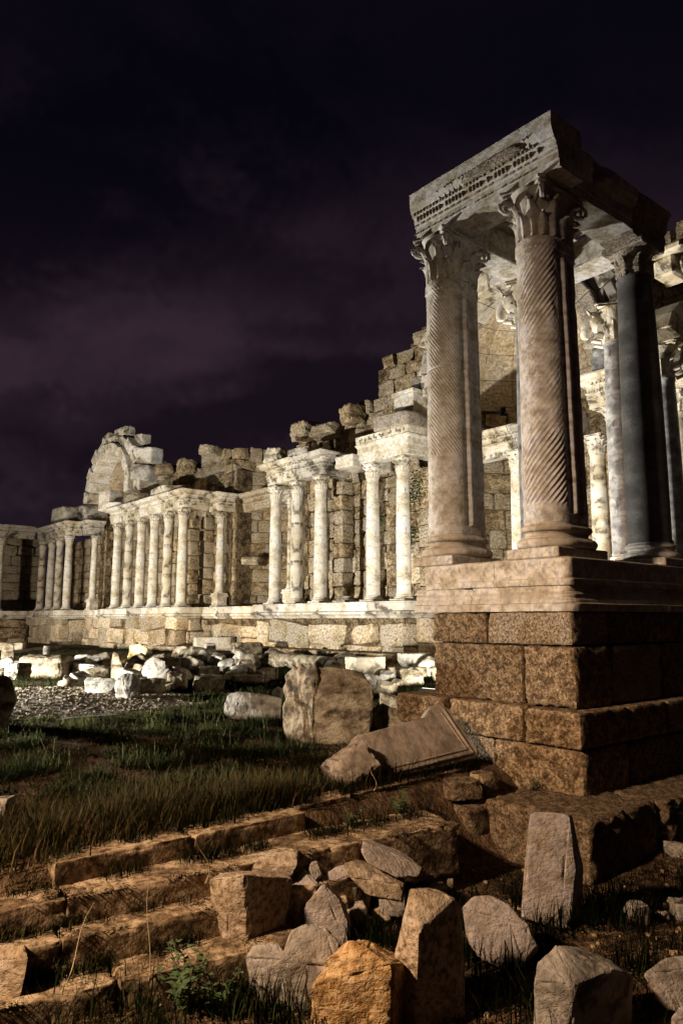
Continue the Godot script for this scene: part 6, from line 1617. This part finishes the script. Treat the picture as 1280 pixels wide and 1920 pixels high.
func make_plants() -> void:
	var greens := [Color(0.045, 0.065, 0.02), Color(0.06, 0.08, 0.026), Color(0.04, 0.055, 0.018), Color(0.085, 0.085, 0.034), Color(0.09, 0.07, 0.03)]
	var dry := [Color(0.16, 0.105, 0.045), Color(0.11, 0.075, 0.03), Color(0.08, 0.075, 0.025), Color(0.22, 0.15, 0.065)]
	var field := func(x: float, z: float) -> float:
		if z > -4.93 - 0.06 * (x - 1.6) or x > 13.2 or (x > 6.1 and z > -6.6):
			return 0.0
		var n := noise_c.get_noise_2d(x * 30.0, z * 30.0) * 0.5 + 0.5
		return (1.0 - on_gravel(x, z)) * clampf(0.14 + smoothstep(0.36, 0.74, n), 0.0, 1.0) * smoothstep(-4.85, -5.4, z)
	var fringe := func(x: float, z: float) -> float:
		if z > -4.9 - 0.06 * (x - 1.6) or (x > 6.0 and z > -6.6):
			return 0.0
		return smoothstep(-6.8, -5.2, z) * (0.35 + 0.65 * (noise_c.get_noise_2d(x * 40.0 + 9.0, z * 40.0) * 0.5 + 0.5)) * (1.0 - on_gravel(x, z))
	scatter("grass", "long green grass of the field between steps and rubble", "grass", tuft(1, 11, 0.1, 0.12, 0.0042, greens, 0.9), M.grass, spots(46000, 0.8, 12.0, -16.0, -4.9, field, 0.6, 1.5, 2))
	scatter("grass", "short green grass before the facade podiums", "grass", tuft(3, 14, 0.13, 0.13, 0.004, greens, 0.6), M.grass, spots(9000, 2.0, 14.0, -36.0, -15.5, field, 0.6, 1.5, 4))
	scatter("dry_grass", "brown dry weeds along the top of the steps", "grass", tuft(5, 14, 0.17, 0.11, 0.003, dry, 0.9), M.grass, spots(5200, 0.8, 6.2, -7.0, -4.8, fringe, 0.5, 1.4, 6))
	var seedy := tuft(7, 5, 0.24, 0.1, 0.0025, [Color(0.15, 0.15, 0.06), Color(0.2, 0.18, 0.08)], 0.45)
	scatter("seed_stalk", "tall thin flowering grass stalks in the field", "grass", seedy, M.grass, spots(2200, 0.8, 11.0, -13.0, -5.2, field, 0.6, 1.4, 8))
	var clumps := func(x: float, z: float) -> float:
		var n := noise_c.get_noise_2d(x * 70.0 + 31.0, z * 70.0) * 0.5 + 0.5
		return field.call(x, z) * smoothstep(0.5, 0.75, n)
	scatter("weed_clumps", "low broad-leaved weeds in clumps among the field grass", "weeds", tuft(15, 16, 0.09, 0.1, 0.009, [Color(0.04, 0.066, 0.02), Color(0.055, 0.085, 0.026), Color(0.07, 0.075, 0.03)], 1.1), M.grass, spots(16000, 0.8, 12.0, -15.0, -4.95, clumps, 0.6, 1.5, 16))
	var front := func(x: float, z: float) -> float:
		if z < -4.3 + maxf(0.0, x - 2.0) * 0.18 and x < 5.6:
			return 0.0
		if x > 5.4 and z < -3.4:
			return 0.0
		var n := noise_c.get_noise_2d(x * 45.0, z * 45.0 + 20.0) * 0.5 + 0.5
		return smoothstep(0.42, 0.7, n)
	scatter("grass", "dark green grass between the foreground stones", "grass", tuft(9, 14, 0.17, 0.09, 0.0035, greens, 0.7), M.grass, spots(5200, 1.0, 8.5, -4.3, -0.4, front, 0.5, 1.4, 10))
	var front_dry := func(x: float, z: float) -> float:
		return (1.0 - front.call(x, z) * 0.7) * 0.7 if (z > -4.1 or x < 2.6) and not (x > 5.4 and z < -3.4) and z > -4.4 else 0.0
	scatter("dry_grass", "brown litter and dry stems between the foreground stones", "grass", tuft(11, 12, 0.08, 0.1, 0.003, dry, 1.4), M.grass, spots(5200, 1.0, 9.0, -4.4, -0.4, front_dry, 0.5, 1.4, 12))
	# weeds on the treads: tufts along the step joints
	var r := RandomNumberGenerator.new()
	r.seed = 77
	var on_steps := []
	for row in [[0.945, 1.7, 6.0, -4.95, -4.8], [0.805, 1.0, 4.7, -4.85, -4.7], [0.65, 0.9, 3.7, -4.62, -4.5], [0.475, 0.9, 2.9, -4.4, -4.3], [0.32, 0.9, 3.6, -4.0, -3.75]]:
		for k in 320:
			var x := r.randf_range(row[1], row[2])
			var z := r.randf_range(row[3], row[4]) + (x - 1.7) * (0.1 if row[0] < 0.9 else -0.06)
			if noise_c.get_noise_2d(x * 60.0, row[0] * 300.0) > -0.12:
				on_steps.append(Transform3D(Basis(Vector3.UP, r.randf() * TAU).scaled(Vector3.ONE * r.randf_range(0.5, 1.2)), Vector3(x, row[0] - 0.01, z)))
	scatter("step_weeds", "dry weeds growing in the joints of the stone steps", "weeds", tuft(13, 14, 0.12, 0.09, 0.003, dry + [greens[0], greens[2]], 0.9), M.grass, on_steps)
	var litter := []
	for row in [[0.942, 1.75, 6.0, -4.97, -4.8], [0.802, 0.6, 4.7, -4.75, -4.53], [0.647, 0.5, 3.7, -4.55, -4.38], [0.472, 0.9, 2.9, -4.3, -4.12]]:
		for k in 700:
			var x := r.randf_range(row[1], row[2])
			var z := r.randf_range(row[3], row[4]) + (x - 1.7) * (0.13 if row[0] < 0.9 else -0.06)
			if noise_c.get_noise_2d(x * 50.0 + 40.0, row[0] * 500.0 + z * 50.0) > 0.0:
				litter.append(Transform3D(Basis(Vector3.UP, r.randf() * TAU).scaled(Vector3.ONE * r.randf_range(0.5, 1.3)), Vector3(x, row[0] + 0.004, z)))
	scatter("dry_litter", "dry brown plant litter lying on the stone treads", "litter", tuft(17, 12, 0.018, 0.07, 0.004, dry + [Color(0.09, 0.06, 0.03)], 4.0), M.grass, litter)
	# leafy plants
	for q in [[Vector3(2.12, 0.30, -3.84), 0.3, 11, "leafy green plant at the bottom of the picture below the lowest step"], [Vector3(2.24, 0.30, -3.70), 0.22, 7, "smaller leafy plant right of the leafy plant below the lowest step"], [Vector3(4.59, 0.72, -4.69), 0.26, 9, "broad-leaved weed on the step beside the fallen framed slab"], [Vector3(6.15, 0.77, -4.48), 0.16, 6, "small leafy weed at the foot of the podium corner"], [Vector3(6.94, 0.45, -3.61), 0.3, 9, "dark leafy weed at the right edge below the podium"], [Vector3(3.98, 0.75, -4.64), 0.2, 6, "weed on the second step left of the broad-leaved weed"]]:
		leafy(q[0], q[1], q[2], q[3])
	# single dry stalks
	for q in [[Vector3(2.00, 0.30, -4.07), 0.62, 0.06, "tall pale dry stalk standing in front of the lower steps"], [Vector3(2.49, 0.80, -4.28), 0.3, -0.12, "bent pale stalk on the second step"], [Vector3(4.53, 0.94, -4.97), 0.2, 0.02, "thin dry stalk at the grass edge above the top step"], [Vector3(1.62, 0.45, -4.25), 0.34, 0.3, "fallen straw stalk leaning over the lowest step"]]:
		var p: Vector3 = q[0]
		p.y = maxf(ground(p.x, p.z), q[0].y) - 0.02
		var mb := MB.new()
		var path := PackedVector3Array()
		for k in 8:
			var t := k / 7.0
			path.append(Vector3(q[2] * t * t, q[1] * t, 0.03 * sin(t * 5.0)))
		mb.tube(path, func(t): return 0.0035 * (1.0 - 0.6 * t), 5, 1)
		single("dry_stalk", mb.done(), M.straw, q[3], "stalk", Transform3D(Basis(Vector3.UP, 0.6), p))
	# creepers in the wall joints
	for q in [[Vector3(15.65, 6.2, -15.3), 0.5, "green creeper on the wall between the two columns of the white corner block"], [Vector3(15.65, 4.9, -15.5), 0.32, "small creeper low on the wall behind the white corner block columns"], [Vector3(15.65, 5.6, -16.9), 0.25, "little tuft of creeper on the wall left of the grey-footed column"], [Vector3(15.7, 6.6, -14.3), 0.55, "green creeper under the white corner block beside the pavilion"]]:
		creeper(q[0], q[1], q[2])

func leafy(at: Vector3, size: float, stems: int, label: String) -> void:
	var t := thing("leafy_weed", label, "plant", Vector3(at.x, maxf(ground(at.x, at.z), at.y), at.z))
	var r := RandomNumberGenerator.new()
	r.seed = int(at.x * 1000)
	var st := MB.new()
	var lf := MB.new()
	for k in stems:
		var a := r.randf() * TAU
		var lean := size * r.randf_range(0.15, 0.7)
		var h := size * r.randf_range(0.6, 1.1)
		var path := PackedVector3Array()
		for i in 6:
			var q := i / 5.0
			path.append(Vector3(cos(a) * lean * q * q, h * q - 0.02, sin(a) * lean * q * q))
		st.tube(path, func(q): return 0.004 * (1.0 - 0.5 * q), 5, 1)
		for i in 13:
			var q := 0.2 + 0.8 * i / 12.0
			var p := path[0].lerp(path[-1], q)
			p = path[int(q * 4.99)].lerp(path[mini(5, int(q * 4.99) + 1)], fmod(q * 4.99, 1.0))
			var b := a + i * 2.4
			var d := Vector3(cos(b), 0.5, sin(b)).normalized()
			var s := d.cross(Vector3.UP).normalized()
			var L := size * r.randf_range(0.16, 0.28)
			var w := L * 0.24
			var vv := PackedVector3Array([p, p + d * L * 0.45 + s * w, p + d * L * 0.45 - s * w, p + d * L + Vector3.DOWN * L * 0.25, p + d * L * 0.45 - Vector3.UP * w * 0.35])
			lf.shell(vv, PackedInt32Array([0, 1, 4, 0, 4, 2, 1, 3, 4, 4, 3, 2]), 1, false)
	part(t, "stems", st.done(), M.weed)
	part(t, "leaves", lf.done(), M.weed)

func creeper(at: Vector3, size: float, label: String) -> void:
	var r := RandomNumberGenerator.new()
	r.seed = int(at.y * 1000)
	var lf := MB.new()
	for k in 260:
		var p := Vector3(r.randfn(0, 0.1), r.randfn(0, 0.55) * size, r.randfn(0, 0.4) * size)
		var d := Vector3(-1.0, r.randf_range(-1, 0.3), r.randf_range(-1, 1)).normalized()
		var s := d.cross(Vector3(r.randf(), 1, r.randf())).normalized() * 0.035
		lf.shell(PackedVector3Array([p, p + d * 0.05 + s, p + d * 0.05 - s, p + d * 0.11]), PackedInt32Array([0, 1, 2, 1, 3, 2]), 1, false)
	single("creeper", lf.done(), M.weed, label, "plant", Transform3D(Basis(), at))

func make_gravel() -> void:
	var mb := MB.new()
	var xs := []
	var zs := []
	for k in 46:
		xs.append(2.2 + 5.4 * k / 45.0)
	for k in 56:
		zs.append(-17.8 + 6.4 * k / 55.0)
	var vv := PackedVector3Array()
	var tt := PackedInt32Array()
	for z in zs:
		for x in xs:
			vv.append(Vector3(x, ground(x, z) + lerpf(-0.03, 0.012, on_gravel(x, z)), z))
	for j in zs.size() - 1:
		for i in xs.size() - 1:
			var a := j * xs.size() + i
			tt.append_array([a, a + 1, a + xs.size(), a + 1, a + xs.size() + 1, a + xs.size()])
	mb.shell(vv, tt, 1, false)
	structure("gravel_path", mb.done(), M.gravel)
	var h := Vector3(0.03, 0.018, 0.024)
	var peb := rock(h, cuts(5, 4, h), 6.0, 0.003, 30.0, 3, 5)
	scatter("gravel", "loose pale gravel scattered on the path at the left", "gravel", peb, M.gravel, spots(5000, 2.4, 7.4, -17.6, -11.6, on_gravel, 0.4, 1.5, 21))
	var soil_peb := spots(1500, 1.0, 9.0, -4.4, -0.6, func(x, z): return 0.8 if z > -4.2 or x > 4.0 else 0.2, 0.2, 0.8, 22)
	scatter("pebbles", "small stones littering the soil between the foreground stones", "pebbles", peb, M.step, soil_peb)

# ------------------------------------------------------------------ lamps
func unseen_lamp(label: String, at: Vector3, target: Vector3, color: Color, energy: float, angle: float, size: float, soft := 0.6) -> void:
	var t := thing("unseen_lamp", label, "unseen_lamp", at)
	t.look_at_from_position(at, target)
	var mb := MB.new()
	mb.box(Vector3(0, 0, 0.1), Vector3(0.4, 0.3, 0.14), 0.02)
	part(t, "housing", mb.done(), M.metal)
	mb = MB.new()
	mb.box(Vector3(0, -0.2, 0.1), Vector3(0.03, 0.3, 0.03))
	part(t, "bracket", mb.done(), M.metal)
	var glow := StandardMaterial3D.new()
	glow.albedo_color = Color(0.9, 0.9, 0.9)
	glow.emission_enabled = true
	glow.emission = color
	glow.emission_energy_multiplier = 4.0
	mb = MB.new()
	mb.box(Vector3(0, 0, 0.02), Vector3(0.34, 0.24, 0.01))
	part(t, "lamp_glass", mb.done(), glow)
	var l := SpotLight3D.new()
	l.name = "flood_beam"
	l.light_color = color
	l.light_energy = energy
	l.spot_angle = angle
	l.spot_angle_attenuation = soft
	l.spot_range = 120.0
	l.spot_attenuation = 2.0
	l.light_size = size
	l.shadow_enabled = true
	l.position = Vector3(0, 0, -0.06)
	t.add_child(l)

func night_sky() -> Sky:
	var w := 1024
	var h := 512
	var im := Image.create(w, h, false, Image.FORMAT_RGBF)
	var f := FastNoiseLite.new()
	f.seed = 21
	f.frequency = 1.1
	f.fractal_octaves = 4
	f.fractal_gain = 0.45
	f.domain_warp_enabled = true
	f.domain_warp_amplitude = 0.5
	f.domain_warp_frequency = 0.9
	for j in h:
		var el := PI / 2 - PI * (j + 0.5) / h
		for i in w:
			var az := TAU * (i + 0.5) / w
			var d := Vector3(cos(el) * sin(az), sin(el), -cos(el) * cos(az))
			var c := smoothstep(-0.25, 0.55, f.get_noise_3d(d.x * 1.3, d.y * 2.6, d.z * 1.3))
			var low := smoothstep(0.66, 0.3, absf(d.y))
			var base := Color(0.0016, 0.0014, 0.0042).lerp(Color(0.0085, 0.005, 0.0092), low * low)
			var cl := Color(0.038, 0.0215, 0.033)
			var town := 0.35 + 0.65 * pow(maxf(0.0, Vector2(d.x, d.z).normalized().dot(Vector2(0.1, -0.995))), 2.0)
			im.set_pixel(i, j, base.lerp(cl, c * town * (0.07 + 0.93 * low)))
	var m := PanoramaSkyMaterial.new()
	m.panorama = ImageTexture.create_from_image(im)
	var s := Sky.new()
	s.sky_material = m
	return s

# ------------------------------------------------------------------ all
func _ready() -> void:
	rng.seed = 4
	noise_a.seed = 3
	noise_a.frequency = 1.0
	noise_a.fractal_octaves = 3
	noise_b.seed = 8
	noise_b.frequency = 1.0
	noise_b.fractal_octaves = 4
	noise_c.seed = 12
	noise_c.frequency = 0.035
	noise_c.fractal_octaves = 3
	make_materials()
	var cam := Camera3D.new()
	cam.name = "camera"
	cam.fov = 69.378
	cam.near = 0.05
	cam.far = 1500.0
	cam.position = Vector3(0, 2.4, 0)
	cam.rotation = Vector3(deg_to_rad(8.286), deg_to_rad(-40.0), 0)
	add_child(cam)
	cam.current = true
	var we := WorldEnvironment.new()
	we.name = "environment"
	var env := Environment.new()
	env.background_mode = Environment.BG_SKY
	env.sky = night_sky()
	env.tonemap_mode = Environment.TONE_MAPPER_LINEAR
	env.tonemap_exposure = 1.0
	env.sdfgi_enabled = true
	env.ssao_enabled = true
	env.ssil_enabled = true
	we.environment = env
	add_child(we)
	unseen_lamp("unseen white flood lamp out of view left of the gravel, aimed at the facade", Vector3(0.6, 1.6, -19.2), Vector3(14.5, 5.0, -15.5), Color(1.0, 0.985, 0.95), 355.0, 78.0, 0.12, 0.35)  # unseen main lamp, out of view left; lights facade, gravel and rubble
	unseen_lamp("unseen white flood lamp out of view at the far left, aimed at the row of six columns", Vector3(4.0, 1.3, -34.0), Vector3(14.5, 4.5, -29.5), Color(1.0, 0.985, 0.95), 140.0, 64.0, 0.12)  # unseen lamp beyond the left edge, lights the six columns
	unseen_lamp("unseen white flood lamp out of view before the side wing, placed to light the distant columns", Vector3(6.0, 1.3, -37.0), Vector3(13.5, 5.0, -42.5), Color(1.0, 0.95, 0.88), 65.0, 60.0, 0.12)  # unseen lamp, placed so the far bay and side wing are lit
	unseen_lamp("unseen warm flood lamp in front of the row of six columns, placed to warm their lower parts", Vector3(9.6, 1.15, -24.6), Vector3(14.5, 2.9, -26.0), Color(1.0, 0.86, 0.64), 24.0, 65.0, 0.12)  # unseen lamp among the rubble, gives the column feet their yellow light
	unseen_lamp("unseen white flood lamp behind the pavilion podium, placed to light the niche and right bay", Vector3(9.2, 1.2, -8.6), Vector3(15.0, 6.0, -9.0), Color(1.0, 0.982, 0.945), 115.0, 76.0, 0.12)  # unseen lamp behind the podium, brightens the niche and right bay
	unseen_lamp("unseen warm lamp high up out of view at the left, placed to light the foreground and pavilion", Vector3(-4.2, 6.2, -4.5), Vector3(5.0, -0.2, -2.9), Color(1.0, 0.875, 0.755), 185.0, 44.0, 0.3, 1.0)  # unseen source out of view, the warm key light on steps and stones
	unseen_lamp("unseen dim warm lamp far out of view at the left, placed to soften the shadows", Vector3(-15.0, 8.0, -3.6), Vector3(4.0, 1.0, -4.5), Color(1.0, 0.84, 0.68), 9.0, 50.0, 0.4)  # unseen weak source out of view, only lifts the dark sides
	for k in 6:
		var h := Vector3(0.5, 0.5, 0.5)
		unit_block.append(rock(h, cuts(k + 900, 1, h, 0.86, 0.96), 24.0 + 3.0 * k, 0.014, 2.4, 5, k + 900, 0.16))
	for k in 4:
		var h := Vector3(0.5, 0.5, 0.5)
		unit_ashlar.append(rock(h, [], 45.0, 0.01, 2.5, 5, k + 950, 0.14))
	make_ground()
	make_gravel()
	make_pavilion()
	make_facade()
	make_steps()
	make_foreground()
	make_rubble()
	make_plants()
